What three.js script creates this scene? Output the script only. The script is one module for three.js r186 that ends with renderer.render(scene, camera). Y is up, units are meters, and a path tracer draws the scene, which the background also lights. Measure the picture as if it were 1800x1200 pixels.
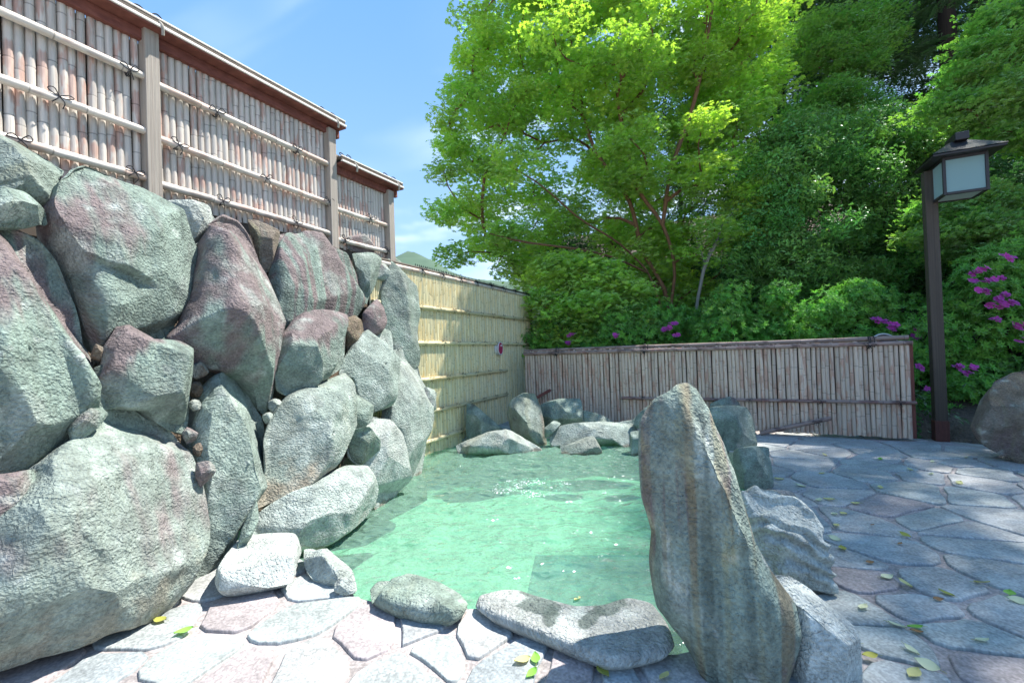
import * as THREE from 'three';
import { mergeGeometries } from 'three/addons/utils/BufferGeometryUtils.js';
import { RoundedBoxGeometry } from 'three/addons/geometries/RoundedBoxGeometry.js';
import { ImprovedNoise } from 'three/addons/math/ImprovedNoise.js';

const V = (x = 0, y = 0, z = 0) => new THREE.Vector3(x, y, z);
const scene = new THREE.Scene();
// ---------------------------------------------------------------- camera
const EYE = 1.4, F = 800;
const camera = new THREE.PerspectiveCamera(73.74, 1.5, 0.05, 3000);
camera.position.set(0, EYE, 0);
camera.rotation.order = 'YXZ';
camera.rotation.set(0.012, 0, -0.035);
camera.updateMatrixWorld(); camera.matrixWorldInverse.copy(camera.matrixWorld).invert();
scene.add(camera);
// ---------------------------------------------------------------- exposure, sun, sky
const renderer = new THREE.WebGLRenderer({ antialias: true });
renderer.toneMapping = THREE.LinearToneMapping;
renderer.toneMappingExposure = 5.0;
renderer.shadowMap.enabled = true;
const SUN_AZ = 66 * Math.PI / 180, SUN_EL = 60 * Math.PI / 180;
const sunDir = V(Math.sin(SUN_AZ) * Math.cos(SUN_EL), Math.sin(SUN_EL), -Math.cos(SUN_AZ) * Math.cos(SUN_EL));
const sun = new THREE.DirectionalLight(new THREE.Color(1, 0.965, 0.9), 2.15);
sun.position.copy(sunDir).multiplyScalar(40);
sun.castShadow = true;
Object.assign(sun.shadow.camera, { left: -15, right: 15, top: 15, bottom: -15, near: 1, far: 90 });
sun.shadow.mapSize.set(2048, 2048);
scene.add(sun, sun.target);

const SKY_STRENGTH = 1;
// ---------------------------------------------------------------- noise and helpers
function rng(seed) { let a = seed >>> 0; return () => { a = (a + 0x6D2B79F5) >>> 0; let t = a; t = Math.imul(t ^ (t >>> 15), t | 1); t ^= t + Math.imul(t ^ (t >>> 7), t | 61); return ((t ^ (t >>> 14)) >>> 0) / 4294967296; }; }
const PN = new ImprovedNoise(), n3 = (x, y, z) => PN.noise(x, y, z);
function fbm(x, y, z, o = 4) { let s = 0, a = 0.5; for (let i = 0; i < o; i++) { s += a * n3(x, y, z); x = x * 2.03 + 11.3; y = y * 2.03 + 5.1; z = z * 2.03 + 7.7; a *= 0.5; } return s; }
function ridge(x, y, z, o = 4) { let s = 0, a = 0.5; for (let i = 0; i < o; i++) { s += a * (1 - 2 * Math.abs(n3(x, y, z))); x = x * 2.1 + 3.3; y = y * 2.1 + 8.1; z = z * 2.1 + 1.7; a *= 0.5; } return s; }
const clamp = (x, a = 0, b = 1) => Math.min(b, Math.max(a, x)), lerp = (a, b, t) => a + (b - a) * t;
const sstep = (a, b, x) => { const t = clamp((x - a) / (b - a)); return t * t * (3 - 2 * t); };
const ROT = new THREE.Matrix4().extractRotation(camera.matrixWorld);
const ray = (x, y) => V((x - 900) / F, (600 - y) / F, -1).applyMatrix4(ROT);
const at = (x, y, Z) => { const d = ray(x, y); return d.multiplyScalar(-Z / d.z).add(camera.position); };
const ground = (x, y, h = 0) => { const d = ray(x, y); return d.multiplyScalar((h - EYE) / d.y).add(camera.position); };
const onPlane = (x, y, p, n) => { const d = ray(x, y); return d.clone().multiplyScalar(p.clone().sub(camera.position).dot(n) / d.dot(n)).add(camera.position); };

const used = {};
function numbered(name) { const k = used[name] = (used[name] ?? -1) + 1; return k ? `${name}_${String(k).padStart(3, '0')}` : name; }
function shade(m) { m.castShadow = true; m.receiveShadow = true; return m; }
function tag(o, label, category, group, kind) { if (label) o.userData.label = label; if (category) o.userData.category = category; if (group) o.userData.group = group; if (kind) o.userData.kind = kind; return o; }
function thing(name, label, category, group) { const o = new THREE.Group(); o.name = numbered(name); scene.add(o); return tag(o, label, category, group); }
function part(name, geo, mat, parent, label) { const m = shade(new THREE.Mesh(geo, mat)); m.name = name; parent.add(m); if (label) m.userData.label = label; return m; }
function struct(name, geo, mat, label, category) { const m = shade(new THREE.Mesh(geo, mat)); m.name = numbered(name); scene.add(m); return tag(m, label, category, null, 'structure'); }
function geom(pos, idx, uv, col) { const g = new THREE.BufferGeometry(); g.setAttribute('position', new THREE.Float32BufferAttribute(pos, 3)); if (uv) g.setAttribute('uv', new THREE.Float32BufferAttribute(uv, 2)); if (col) g.setAttribute('color', new THREE.Float32BufferAttribute(col, 3)); g.setIndex(idx); g.computeVertexNormals(); return g; }
function box(w, h, d, x = 0, y = 0, z = 0, r = 0.006) { const g = new RoundedBoxGeometry(w, h, d, 1, Math.min(r, w / 3, h / 3, d / 3)); g.translate(x, y, z); return g; }
function tube(pts, r, seg = 12, rad = 6) { return new THREE.TubeGeometry(new THREE.CatmullRomCurve3(pts), seg, r, rad, false); }

// ---------------------------------------------------------------- textures
function lattice(seed) { const r = rng(seed), t = new Float32Array(65536); for (let i = 0; i < 65536; i++) t[i] = r(); return t; }
const LAT = lattice(77);
function tnoise(x, y, px, py, s) { // periodic value noise
  const x0 = Math.floor(x), y0 = Math.floor(y), fx = x - x0, fy = y - y0, ux = fx * fx * (3 - 2 * fx), uy = fy * fy * (3 - 2 * fy);
  const h = (i, j) => LAT[(((((i % px) + px) % px) * 73 + (((j % py) + py) % py) * 1931 + s * 7919) * 31) & 65535];
  return lerp(lerp(h(x0, y0), h(x0 + 1, y0), ux), lerp(h(x0, y0 + 1), h(x0 + 1, y0 + 1), ux), uy);
}
function tfbm(u, v, fx, fy, o, s) { let a = 0.5, t = 0, n = 0; for (let i = 0; i < o; i++) { t += a * tnoise(u * fx, v * fy, fx, fy, s + i); n += a; a *= 0.5; fx *= 2; fy *= 2; } return t / n; }
function tex(w, h, fn, srgb) {
  const d = new Uint8Array(w * h * 4);
  for (let j = 0; j < h; j++) for (let i = 0; i < w; i++) { const c = fn(i / w, j / h), k = (j * w + i) * 4; for (let q = 0; q < 3; q++) d[k + q] = clamp(Array.isArray(c) ? c[q] : c) * 255; d[k + 3] = 255; }
  const t = new THREE.DataTexture(d, w, h); t.wrapS = t.wrapT = THREE.RepeatWrapping; t.magFilter = THREE.LinearFilter; t.minFilter = THREE.LinearMipmapLinearFilter; t.generateMipmaps = true; if (srgb) t.colorSpace = THREE.SRGBColorSpace; t.needsUpdate = true; return t;
}
const rockGrain = tex(1024, 1024, (u, v) => { const a = tfbm(u, v, 6, 6, 4, 1), b = tfbm(u, v, 60, 60, 3, 9), c = tnoise(u * 190, v * 190, 190, 190, 5); const q = 0.88 + 0.34 * (a - 0.5) + 0.3 * (b - 0.5) + (c > 0.88 ? 0.06 : 0) - (c < 0.13 ? 0.16 : 0); return [q, q, q]; }, true);
const rockBump = tex(1024, 1024, (u, v) => { const a = tfbm(u, v, 14, 14, 5, 21), b = tfbm(u, v, 64, 64, 4, 33); const pit = sstep(0.3, 0.08, tfbm(u, v, 34, 40, 2, 3)) + 0.6 * sstep(0.02, 0.0, Math.abs(tfbm(u, v, 5, 7, 4, 47) - 0.5)); return 0.42 * a + 0.5 * b - 0.22 * pit + 0.1; });
const slabMap = tex(1024, 1024, (u, v) => { const a = tfbm(u, v, 4, 4, 5, 61), b = tfbm(u, v, 90, 90, 2, 70), s = tfbm(u, v, 3, 26, 3, 64); const q = 0.84 + 0.32 * (a - 0.5) + 0.3 * (b - 0.5) + 0.10 * (s - 0.5); return [q, q, q]; }, true);
const slabBump = tex(1024, 1024, (u, v) => 0.5 * tfbm(u, v, 8, 8, 4, 81) + 0.5 * tfbm(u, v, 80, 80, 3, 88));
function bambooTex(clean, red, dark, s, redAmt, darkAmt) {
  return tex(512, 1024, (u, v) => {
    const k = Math.floor(u * 8), f = u * 8 - k, st = tfbm(u, v, 128, 6, 3, s), pa = tfbm(u, v, 8, 6, 4, s + 9 + k), pb = tfbm(u, v, 48, 12, 3, s + 20);
    const rr = sstep(0.5, 0.62, pa * 0.75 + 0.25 * pb + 0.06 * ((k * 37) % 8 / 8 - 0.5)) * redAmt * (0.55 + 0.45 * pb), dk = sstep(0.6, 0.74, tfbm(u, v, 40, 10, 4, s + 31)) * darkAmt, edge = sstep(0.1, 0.0, Math.min(f, 1 - f)) * 0.25 * darkAmt;
    return [0, 1, 2].map((q) => { let c = clean[q] * (0.9 + 0.16 * st) * (0.86 + 0.16 * ((k * 5 + 3) % 8) / 8); c = lerp(c, red[q] * (0.8 + 0.4 * st), rr); return lerp(c, dark[q], clamp(dk + edge)); });
  }, true);
}
const bambooBump = tex(512, 1024, (u, v) => 0.6 * tfbm(u, v, 160, 8, 3, 131) + 0.4 * tfbm(u, v, 60, 40, 3, 137));
const woodTex = (c, d, s) => tex(512, 512, (u, v) => { const g = tfbm(u, v, 70, 3, 4, s), k = tfbm(u, v, 12, 4, 3, s + 5); const t = clamp(0.9 * g + 0.5 * k - 0.2); return [0, 1, 2].map((q) => lerp(d[q], c[q], t)); }, true);
const woodBump = tex(512, 512, (u, v) => tfbm(u, v, 80, 4, 4, 151));
const barkBump = tex(512, 512, (u, v) => 1 - Math.abs(2 * tfbm(u, v, 16, 5, 5, 161) - 1));
const C = (r, g, b) => new THREE.Color(r, g, b);
const rep = (t, x, y) => { const c = t.clone(); c.repeat.set(x, y); c.needsUpdate = true; return c; };
const std = (o) => new THREE.MeshStandardMaterial({ roughness: 0.85, ...o });

const M = {
  rock: std({ map: rep(rockGrain, 1.5, 1.5), bumpMap: rep(rockBump, 1.5, 1.5), bumpScale: 0.024, vertexColors: true, roughness: 0.88 }),
  bambooPale: std({ vertexColors: true, map: bambooTex([0.80, 0.77, 0.73], [0.68, 0.52, 0.46], [0.6, 0.51, 0.47], 201, 0.8, 0.2), bumpMap: bambooBump, bumpScale: 0.002, roughness: 0.6 }),
  bambooGrey: std({ vertexColors: true, map: bambooTex([0.84, 0.76, 0.68], [0.66, 0.47, 0.39], [0.46, 0.36, 0.32], 231, 0.6, 0.15), bumpMap: bambooBump, bumpScale: 0.002, roughness: 0.65 }),
  bambooRail: std({ vertexColors: true, map: bambooTex([0.88, 0.84, 0.79], [0.74, 0.58, 0.50], [0.5, 0.4, 0.36], 261, 0.6, 0.3), bumpMap: bambooBump, bumpScale: 0.002, roughness: 0.55 }),
  bambooDarkRail: std({ vertexColors: true, map: bambooTex([0.62, 0.53, 0.49], [0.46, 0.31, 0.28], [0.3, 0.22, 0.2], 281, 0.8, 0.6), bumpMap: bambooBump, bumpScale: 0.002, roughness: 0.6 }),
  bambooYellow: std({ vertexColors: true, map: bambooTex([0.90, 0.86, 0.70], [0.85, 0.75, 0.53], [0.66, 0.56, 0.36], 301, 0.8, 0.25), bumpMap: bambooBump, bumpScale: 0.002, roughness: 0.6 }),
  bambooCream: std({ vertexColors: true, map: bambooTex([0.86, 0.82, 0.66], [0.78, 0.66, 0.46], [0.5, 0.42, 0.3], 321, 0.5, 0.3), bumpMap: bambooBump, bumpScale: 0.002, roughness: 0.5 }),
  postWood: std({ map: woodTex([0.74, 0.71, 0.66], [0.52, 0.47, 0.43], 341), bumpMap: woodBump, bumpScale: 0.003 }),
  redWood: std({ map: woodTex([0.55, 0.34, 0.29], [0.36, 0.19, 0.16], 351), bumpMap: woodBump, bumpScale: 0.003 }),
  darkWood: std({ map: woodTex([0.36, 0.32, 0.27], [0.22, 0.18, 0.15], 361), bumpMap: woodBump, bumpScale: 0.002, roughness: 0.7 }),
  darkMetal: std({ map: woodTex([0.20, 0.18, 0.18], [0.13, 0.12, 0.12], 371), roughness: 0.5 }),
  rust: std({ map: woodTex([0.42, 0.25, 0.21], [0.28, 0.17, 0.15], 381), roughness: 0.8 }),
  bambooPlain: std({ map: woodTex([0.93, 0.91, 0.88], [0.80, 0.76, 0.72], 345), roughness: 0.6 }),
  twine: std({ color: C(0.018, 0.018, 0.022), roughness: 0.9 }),
  mortar: std({ map: rep(slabMap, 1, 1), bumpMap: rep(slabBump, 1, 1), bumpScale: 0.006, color: C(0.47, 0.42, 0.405) }),
  soil: std({ map: rep(rockGrain, 0.7, 0.7), color: C(0.16, 0.12, 0.085), bumpMap: rep(rockBump, 1, 1), bumpScale: 0.04, roughness: 1 }),
  poolFloor: std({ map: rep(rockGrain, 0.8, 0.8), color: C(0.66, 0.72, 0.62), bumpMap: rep(rockBump, 1, 1), bumpScale: 0.02 }),
  bark: std({ map: woodTex([0.62, 0.46, 0.34], [0.36, 0.24, 0.16], 391), bumpMap: barkBump, bumpScale: 0.012, roughness: 0.95 }),
  darkBark: std({ map: woodTex([0.27, 0.21, 0.17], [0.15, 0.11, 0.09], 401), bumpMap: barkBump, bumpScale: 0.02, roughness: 0.95 }),
};
const slabTints = [C(0.46, 0.49, 0.48), C(0.52, 0.53, 0.515), C(0.47, 0.485, 0.48), C(0.42, 0.46, 0.47), C(0.47, 0.51, 0.49), C(0.46, 0.405, 0.40), C(0.55, 0.54, 0.52)].map((c) => std({ map: rep(slabMap, 1.1, 1.1), bumpMap: rep(slabBump, 1.1, 1.1), bumpScale: 0.006, color: c, roughness: 0.62 }));
function leafMat(r, g, b, tr = 0.45, rough = 0.75) { return new THREE.MeshPhysicalMaterial({ color: C(r, g, b), transmission: tr, thickness: 0, roughness: rough, side: THREE.DoubleSide }); }
const L = { maple: leafMat(0.40, 0.66, 0.05, 0.6, 1), azalea: leafMat(0.15, 0.41, 0.04, 0.42, 1), camellia: new THREE.MeshPhysicalMaterial({ color: C(0.14, 0.35, 0.045), transmission: 0.35, thickness: 0, roughness: 1, clearcoat: 0.5, clearcoatRoughness: 0.3, side: THREE.DoubleSide }), dark: leafMat(0.07, 0.19, 0.032, 0.42, 1), conifer: leafMat(0.06, 0.15, 0.04, 0.3, 1), petal: leafMat(0.62, 0.05, 0.40, 0.35, 1) };

// ---------------------------------------------------------------- sky
{
  const w = 1024, h = 512, d = new Float32Array(w * h * 4);
  for (let j = 0; j < h; j++) for (let i = 0; i < w; i++) {
    const el = ((j + 0.5) / h - 0.5) * Math.PI, az = ((i + 0.5) / w - 0.5) * 2 * Math.PI, x = Math.cos(el) * Math.cos(az), z = Math.cos(el) * Math.sin(az), y = Math.sin(el);
    const e = Math.max(0, y), k = Math.pow(1 - e, 2.6);
    let c = [lerp(0.04, 0.165, k), lerp(0.1, 0.235, k), lerp(0.215, 0.315, k)];
    const q = 1 / (e + 0.22), cx = x * q, cz = z * q;
    const wv = fbm(cx * 0.7 + 3, cz * 0.7, 1.7, 3);
    const st = fbm(cx * 1.1 + cz * 0.4 + wv * 1.6, (cz - cx * 0.35) * 6.5 + wv * 3.0, 4.4, 6), so = fbm(cx * 0.8 + 5, cz * 0.9 + 2, 8.8, 4);
    const cl = clamp(sstep(-0.02, 0.34, st) * 0.6 * sstep(-0.3, 0.2, so) + sstep(-0.05, 0.5, so) * 0.16) * sstep(0.02, 0.3, e);
    const s = (j * w + i) * 4;
    for (let m = 0; m < 3; m++) d[s + m] = lerp(c[m], [0.36, 0.39, 0.41][m], cl);
    d[s + 3] = 1;
  }
  const t = new THREE.DataTexture(d, w, h, THREE.RGBAFormat, THREE.FloatType);
  t.mapping = THREE.EquirectangularReflectionMapping; t.magFilter = THREE.LinearFilter; t.needsUpdate = true;
  scene.background = t; scene.environment = t; scene.backgroundIntensity = SKY_STRENGTH; scene.environmentIntensity = SKY_STRENGTH;
}
// ================================================================ SETTING
const XZ = (p) => [p.x, p.z];
// outline of the pool basin on the ground, from above
const poolPx = [[505, 968], [560, 1000], [600, 1040], [650, 1052], [730, 1066], [832, 1066], [870, 1080], [980, 1115], [1080, 1145], [1180, 1150], [1290, 1130], [1390, 1060], [1370, 950], [1330, 870], [1310, 800], [1200, 772], [1090, 762], [940, 765], [840, 768], [775, 772]];
const pool = poolPx.map(([x, y]) => XZ(ground(x, y)));
pool.push([-1.75, -6.6], [-2.1, -5.2], [-2.35, -4.0], [-2.2, -3.5]);
function inside(p, poly) { let c = false; for (let i = 0, j = poly.length - 1; i < poly.length; j = i++) { const [xi, zi] = poly[i], [xj, zj] = poly[j]; if ((zi > p[1]) !== (zj > p[1]) && p[0] < (xj - xi) * (p[1] - zi) / (zj - zi) + xi) c = !c; } return c; }
function nearestOn(p, poly) { let best = null, bd = 1e9; for (let i = 0, j = poly.length - 1; i < poly.length; j = i++) { const a = poly[j], b = poly[i], dx = b[0] - a[0], dz = b[1] - a[1], t = clamp(((p[0] - a[0]) * dx + (p[1] - a[1]) * dz) / (dx * dx + dz * dz)), q = [a[0] + dx * t, a[1] + dz * t], e = Math.hypot(q[0] - p[0], q[1] - p[1]); if (e < bd) { bd = e; best = q; } } return [best, bd]; }
const fenceA = -62 * Math.PI / 180, fenceR = ground(1606, 776), fenceD = V(Math.sin(fenceA), 0, -Math.cos(fenceA)), fenceN = V(-Math.cos(fenceA), 0, -Math.sin(fenceA)); // fenceN faces the viewer
const behindFence = (x, z) => -((x - fenceR.x) * fenceN.x + (z - fenceR.z) * fenceN.z);
const bf = (x, z) => { const f = behindFence(x, z) - 0.15; return f > 0 ? f * sstep(-0.4, 3.2, x) : f; };
const bankEdge = (x, z) => Math.max(bf(x, z), (x - 5.75) - Math.max(0, (-z - 5.5)) * 0.2);
function flatShape(outer, holes, y, uvs = 1) {
  const s = new THREE.Shape(outer.map(([x, z]) => new THREE.Vector2(x, -z))); for (const h of holes) s.holes.push(new THREE.Path(h.map(([x, z]) => new THREE.Vector2(x, -z))));
  const g = new THREE.ShapeGeometry(s); g.rotateX(-Math.PI / 2); g.translate(0, y, 0); const p = g.attributes.position, uv = []; for (let i = 0; i < p.count; i++) uv.push(p.getX(i) * uvs, p.getZ(i) * uvs); g.setAttribute('uv', new THREE.Float32BufferAttribute(uv, 2)); return g;
}
struct('ground', flatShape([[-900, 900], [900, 900], [900, -900], [-900, -900]], [pool], -0.03), std({ map: rep(rockGrain, 0.5, 0.5), color: C(0.46, 0.43, 0.38), roughness: 1 }), 'pale dry gravel yard running out beyond the paving to the horizon');
const paved = [[-3.2, 6], [8, 6], [6.4, -3.2], [5.6, -5.2], [5.55, -5.95], [-0.25, -9.2], [-3.2, -9.2]];
const paving = struct('paving', flatShape(paved, [pool], -0.014), M.mortar, 'crazy paving of grey flagstones set in pale mortar round the pool');
{ // flagstones, one mesh each
  const r = rng(5), seeds = [];
  const px = [[60, 1185], [250, 1108], [150, 1182], [330, 1165], [440, 1070], [230, 1075], [520, 1085], [545, 1170], [655, 1115], [700, 1185], [770, 1140], [742, 1098], [840, 1118], [905, 1165], [1010, 1185], [1090, 1195], [1170, 1185], [410, 1190], [1500, 915], [1470, 870], [1400, 800], [1560, 820], [1545, 965], [1640, 915], [1700, 870], [1620, 860], [1530, 1015], [1540, 1125], [1640, 1025], [1710, 1115], [1620, 1065], [1785, 1085], [1790, 1010], [1745, 965], [1560, 1185], [1490, 1075], [1790, 1185], [1690, 930], [1500, 985], [1785, 915], [1640, 800], [1740, 830], [1440, 845], [1480, 1150]];
  for (const [x, y] of px) seeds.push(XZ(ground(x, y)));
  for (let i = 0; i < 9000 && seeds.length < 420; i++) { const p = [lerp(-2.6, 6.8, r()), lerp(0.6, -9.2, r())], m = 0.33 + 0.22 * r(); if (seeds.every((q) => Math.hypot(q[0] - p[0], (q[1] - p[1]) * 1.15) > m)) seeds.push(p); }
  let count = 0;
  seeds.forEach((c, si) => {
    if (!inside(c, paved) || inside(c, pool) || (c[0] < -1.5 && c[1] < -3.2) || c[1] > 0.2) return;
    let poly = [[-1, -1], [1, -1], [1, 1], [-1, 1]].map(([a, b]) => [c[0] + a * 0.8, c[1] + b * 0.8]);
    seeds.forEach((q, qi) => {
      if (qi === si) return; const dx = q[0] - c[0], dz = q[1] - c[1], l = Math.hypot(dx, dz); if (l > 1.7) return;
      const nx = dx / l, nz = dz / l, d = l / 2, out = [];
      for (let i = 0; i < poly.length; i++) { const a = poly[i], b = poly[(i + 1) % poly.length], da = (a[0] - c[0]) * nx + (a[1] - c[1]) * nz - d, db = (b[0] - c[0]) * nx + (b[1] - c[1]) * nz - d; if (da <= 0) out.push(a); if (da * db < 0) { const t = da / (da - db); out.push([lerp(a[0], b[0], t), lerp(a[1], b[1], t)]); } }
      poly = out;
    });
    if (poly.length < 3) return;
    const gap = 0.008 + 0.011 * r(), pts = [];
    // shrink, subdivide, round the corners and roughen
    const sm = []; poly.forEach((a, i) => { const b = poly[(i + 1) % poly.length], p = poly[(i + poly.length - 1) % poly.length], lb = Math.hypot(b[0] - a[0], b[1] - a[1]), lp = Math.hypot(p[0] - a[0], p[1] - a[1]), cb = Math.min(0.05, lb * 0.22) / lb, cp = Math.min(0.05, lp * 0.22) / lp; sm.push([lerp(a[0], p[0], cp), lerp(a[1], p[1], cp)], [lerp(a[0], b[0], cb), lerp(a[1], b[1], cb)]); });
    sm.forEach((a, i) => { const b = sm[(i + 1) % sm.length], n = Math.max(1, Math.round(Math.hypot(b[0] - a[0], b[1] - a[1]) / 0.085)); for (let k = 0; k < n; k++) pts.push([lerp(a[0], b[0], k / n), lerp(a[1], b[1], k / n)]); });
    const edge = pts.map(([x, z]) => { const dx = c[0] - x, dz = c[1] - z, l = Math.hypot(dx, dz) || 1, s = gap + 0.02 * fbm(x * 9, 3, z * 9, 2) + 0.018 * n3(x * 3, 9, z * 3) + 0.004; let p = [x + dx / l * s, z + dz / l * s]; if (inside(p, pool)) { p = nearestOn(p, pool)[0]; } return p; });
    const y0 = 0.004 * (r() - 0.5), tx = 0.012 * (r() - 0.5), tz = 0.012 * (r() - 0.5), n = edge.length, pos = [], idx = [], uv = [];
    const put = (x, y, z) => { pos.push(x, y, z); uv.push(x + si * 0.37, z + si * 0.71); };
    put(c[0], y0 + 0.001, c[1]);
    const ring = (k, y) => edge.forEach(([x, z]) => { const dx = c[0] - x, dz = c[1] - z, l = Math.hypot(dx, dz) || 1; put(x + dx / l * k, y + y0 + (x - c[0]) * tx + (z - c[1]) * tz, z + dz / l * k); });
    ring(0.012, 0.003); ring(0.002, -0.004); ring(0, -0.028);
    for (let i = 0; i < n; i++) { const j = (i + 1) % n; idx.push(0, 1 + j, 1 + i); for (let k = 0; k < 2; k++) { const a = 1 + k * n + i, b = 1 + k * n + j; idx.push(a, b, a + n, b, b + n, a + n); } }
    const g = geom(pos, idx, uv); const t = r();
    const right = c[0] > 1.2;
    part('flagstone', g, slabTints[t < 0.2 ? 0 : t < 0.38 ? 1 : t < 0.55 ? 2 : t < 0.7 ? 3 : t < 0.85 ? 4 : t < 0.93 ? 5 : 6], paving); count++;
  });
  console.log('flagstones', count);
}
{ // basin: walls and floor
  const pos = [], idx = [], uv = []; let u = 0; const n = pool.length;
  for (let i = 0; i <= n; i++) { const p = pool[i % n], q = pool[(i + 1) % n]; pos.push(p[0], -0.013, p[1], p[0], -0.62, p[1]); uv.push(u, 0, u, 0.6); u += Math.hypot(q[0] - p[0], q[1] - p[1]); }
  for (let i = 0; i < n; i++) { const a = i * 2; idx.push(a, a + 1, a + 2, a + 1, a + 3, a + 2); }
  struct('pool_basin', mergeGeometries([geom(pos, idx, uv), flatShape(pool, [], -0.6)]), M.poolFloor, 'pale stone basin of the hot spring pool under the water');
}
const WATER = -0.075;
{ // water surface with real ripples
  const pos = [], idx = [], uv = [], x0 = -2.5, x1 = 2.4, z0 = -7.4, z1 = -1.9, nx = 245, nz = 275, ok = [], bub = ground(935, 858, WATER);
  for (let j = 0; j <= nz; j++) for (let i = 0; i <= nx; i++) {
    const x = lerp(x0, x1, i / nx), z = lerp(z0, z1, j / nz), d = Math.hypot(x - bub.x, z - bub.z);
    let y = 0.045 * fbm(x * 1.6 + 0.3 * z, 1.1, z * 3.0, 3) + 0.034 * ridge(x * 2.6 + 0.8 * n3(x, 2, z), 2.2, z * 5.2, 2) + 0.024 * fbm(x * 6 + z, 4, z * 11, 2);
    y += 0.04 * Math.exp(-d * d / 0.05) * (0.6 + 1.5 * fbm(x * 18, 1, z * 18, 2)) + 0.014 * Math.cos(d * 22) * Math.exp(-d * 1.6);
    pos.push(x, y, z); uv.push(x, z); const p = [x, z], ins = inside(p, pool); ok.push(ins || nearestOn(p, pool)[1] < 0.06);
  }
  for (let j = 0; j < nz; j++) for (let i = 0; i < nx; i++) { const a = j * (nx + 1) + i, b = a + 1, c = a + nx + 1, e = c + 1; if (ok[a] && ok[b] && ok[c] && ok[e]) idx.push(a, c, b, b, c, e); }
  const g = geom(pos, idx, uv); g.translate(0, WATER, 0);
  const wb = tex(512, 512, (u, v) => 0.6 * tfbm(u, v, 7, 13, 4, 181) + 0.4 * (1 - Math.abs(2 * tfbm(u, v, 12, 20, 3, 187) - 1)));
  struct('water', g, new THREE.MeshPhysicalMaterial({ color: C(0.42, 0.72, 0.57), transmission: 0.78, thickness: 0, roughness: 0.04, ior: 1.33, bumpMap: rep(wb, 0.5, 0.5), bumpScale: 0.09 }), 'clear green rippled hot spring water filling the pool', 'water');
  // foam bubbles over the inlet
  const r = rng(31), bb = new THREE.InstancedMesh(new THREE.SphereGeometry(1, 6, 4), std({ color: C(0.8, 0.85, 0.85), roughness: 0.2 }), 700), m4 = new THREE.Matrix4();
  for (let i = 0; i < 700; i++) { const a = r() * 6.283, q = Math.sqrt(r()) * 0.42, s = 0.002 + 0.0045 * r() * r(); m4.makeScale(s * 1.6, s * 0.6, s * 1.6); m4.setPosition(bub.x + Math.cos(a) * q, WATER + 0.012 + 0.02 * Math.exp(-q * q / 0.04), bub.z + Math.sin(a) * q * 0.8); bb.setMatrixAt(i, m4); }
  bb.name = 'water_bubbles'; scene.add(shade(bb)); tag(bb, 'white bubbles where the spring wells up in the pool', 'bubbles', null, 'stuff');
}
{ // hillside behind the low fence
  const pos = [], idx = [], uv = [], nx = 90, nz = 80;
  for (let j = 0; j <= nz; j++) for (let i = 0; i <= nx; i++) { const x = lerp(-1.5, 40, Math.pow(i / nx, 1.3)), z = lerp(0, -45, j / nz), d = bankEdge(x, z), y = -0.06 + (d > 0 ? Math.min(0.38 * Math.max(0, d - 0.25) + 0.12 * Math.min(d * 2, 1), 10) + 0.18 * fbm(x * 0.8, 1, z * 0.8, 3) * Math.min(1, d) : -0.02 + Math.max(-0.9, d * 3)); pos.push(x, y, z); uv.push(x, z); }
  for (let j = 0; j < nz; j++) for (let i = 0; i < nx; i++) { const a = j * (nx + 1) + i, b = a + 1, c = a + nx + 1, e = c + 1; idx.push(a, b, c, b, e, c); }
  const g = geom(pos, idx, uv); g.index.array.reverse(); g.computeVertexNormals(); struct('hillside', g, M.soil, 'dark wooded bank of soil rising behind the low fence');
}
const bankY = (x, z) => { const d = bankEdge(x, z); return -0.06 + (d > 0 ? Math.min(0.38 * Math.max(0, d - 0.25) + 0.12 * Math.min(d * 2, 1), 10) + 0.18 * fbm(x * 0.8, 1, z * 0.8, 3) * Math.min(1, d) : 0); };

// frame of the upper fence: s runs away from the viewer, y up, o out towards the pool
const upA = 26.5 * Math.PI / 180, up0 = at(685, 450, 6.0), upD = V(Math.sin(upA), 0, -Math.cos(upA)), upN = V(Math.cos(upA), 0, Math.sin(upA));
const KY = (y) => EYE + (y - EYE) * 6.0 / 5.7, KS = 6.0 / 5.7;
{ // bank of earth the rock wall holds up
  const pts = [[-6.5, -0.1], [-6.5, 2.35], [-0.5, 2.45], [-0.3, 2.3], [0.3, -0.3], [0.3, -0.6]]; // across: o from far left to the wall foot
  const pos = [], idx = [], uv = [], N = 40, s0 = -7.5 , s1 = 0.25;
  for (let i = 0; i <= N; i++) { const s = lerp(s0, s1, i / N); pts.forEach(([o, y], k) => { const p = up0.clone().setY(0).addScaledVector(upD, s).addScaledVector(upN, o + 0.06 * n3(s * 2, y * 2, k)); p.y = y + 0.05 * n3(s * 3, k, 1); pos.push(p.x, p.y, p.z); uv.push(s, o + y); }); }
  const K = pts.length; for (let i = 0; i < N; i++) for (let k = 0; k < K - 1; k++) { const a = i * K + k, b = a + 1, c = a + K, d = c + 1; idx.push(a, b, c, b, d, c); }
  for (const e of [0, N]) for (let k = 1; k < K - 1; k++) idx.push(e * K, e * K + k, e * K + k + 1);
  struct('earth_bank', geom(pos, idx, uv), M.soil, 'brown earth bank held up by the rock wall');
}
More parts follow.
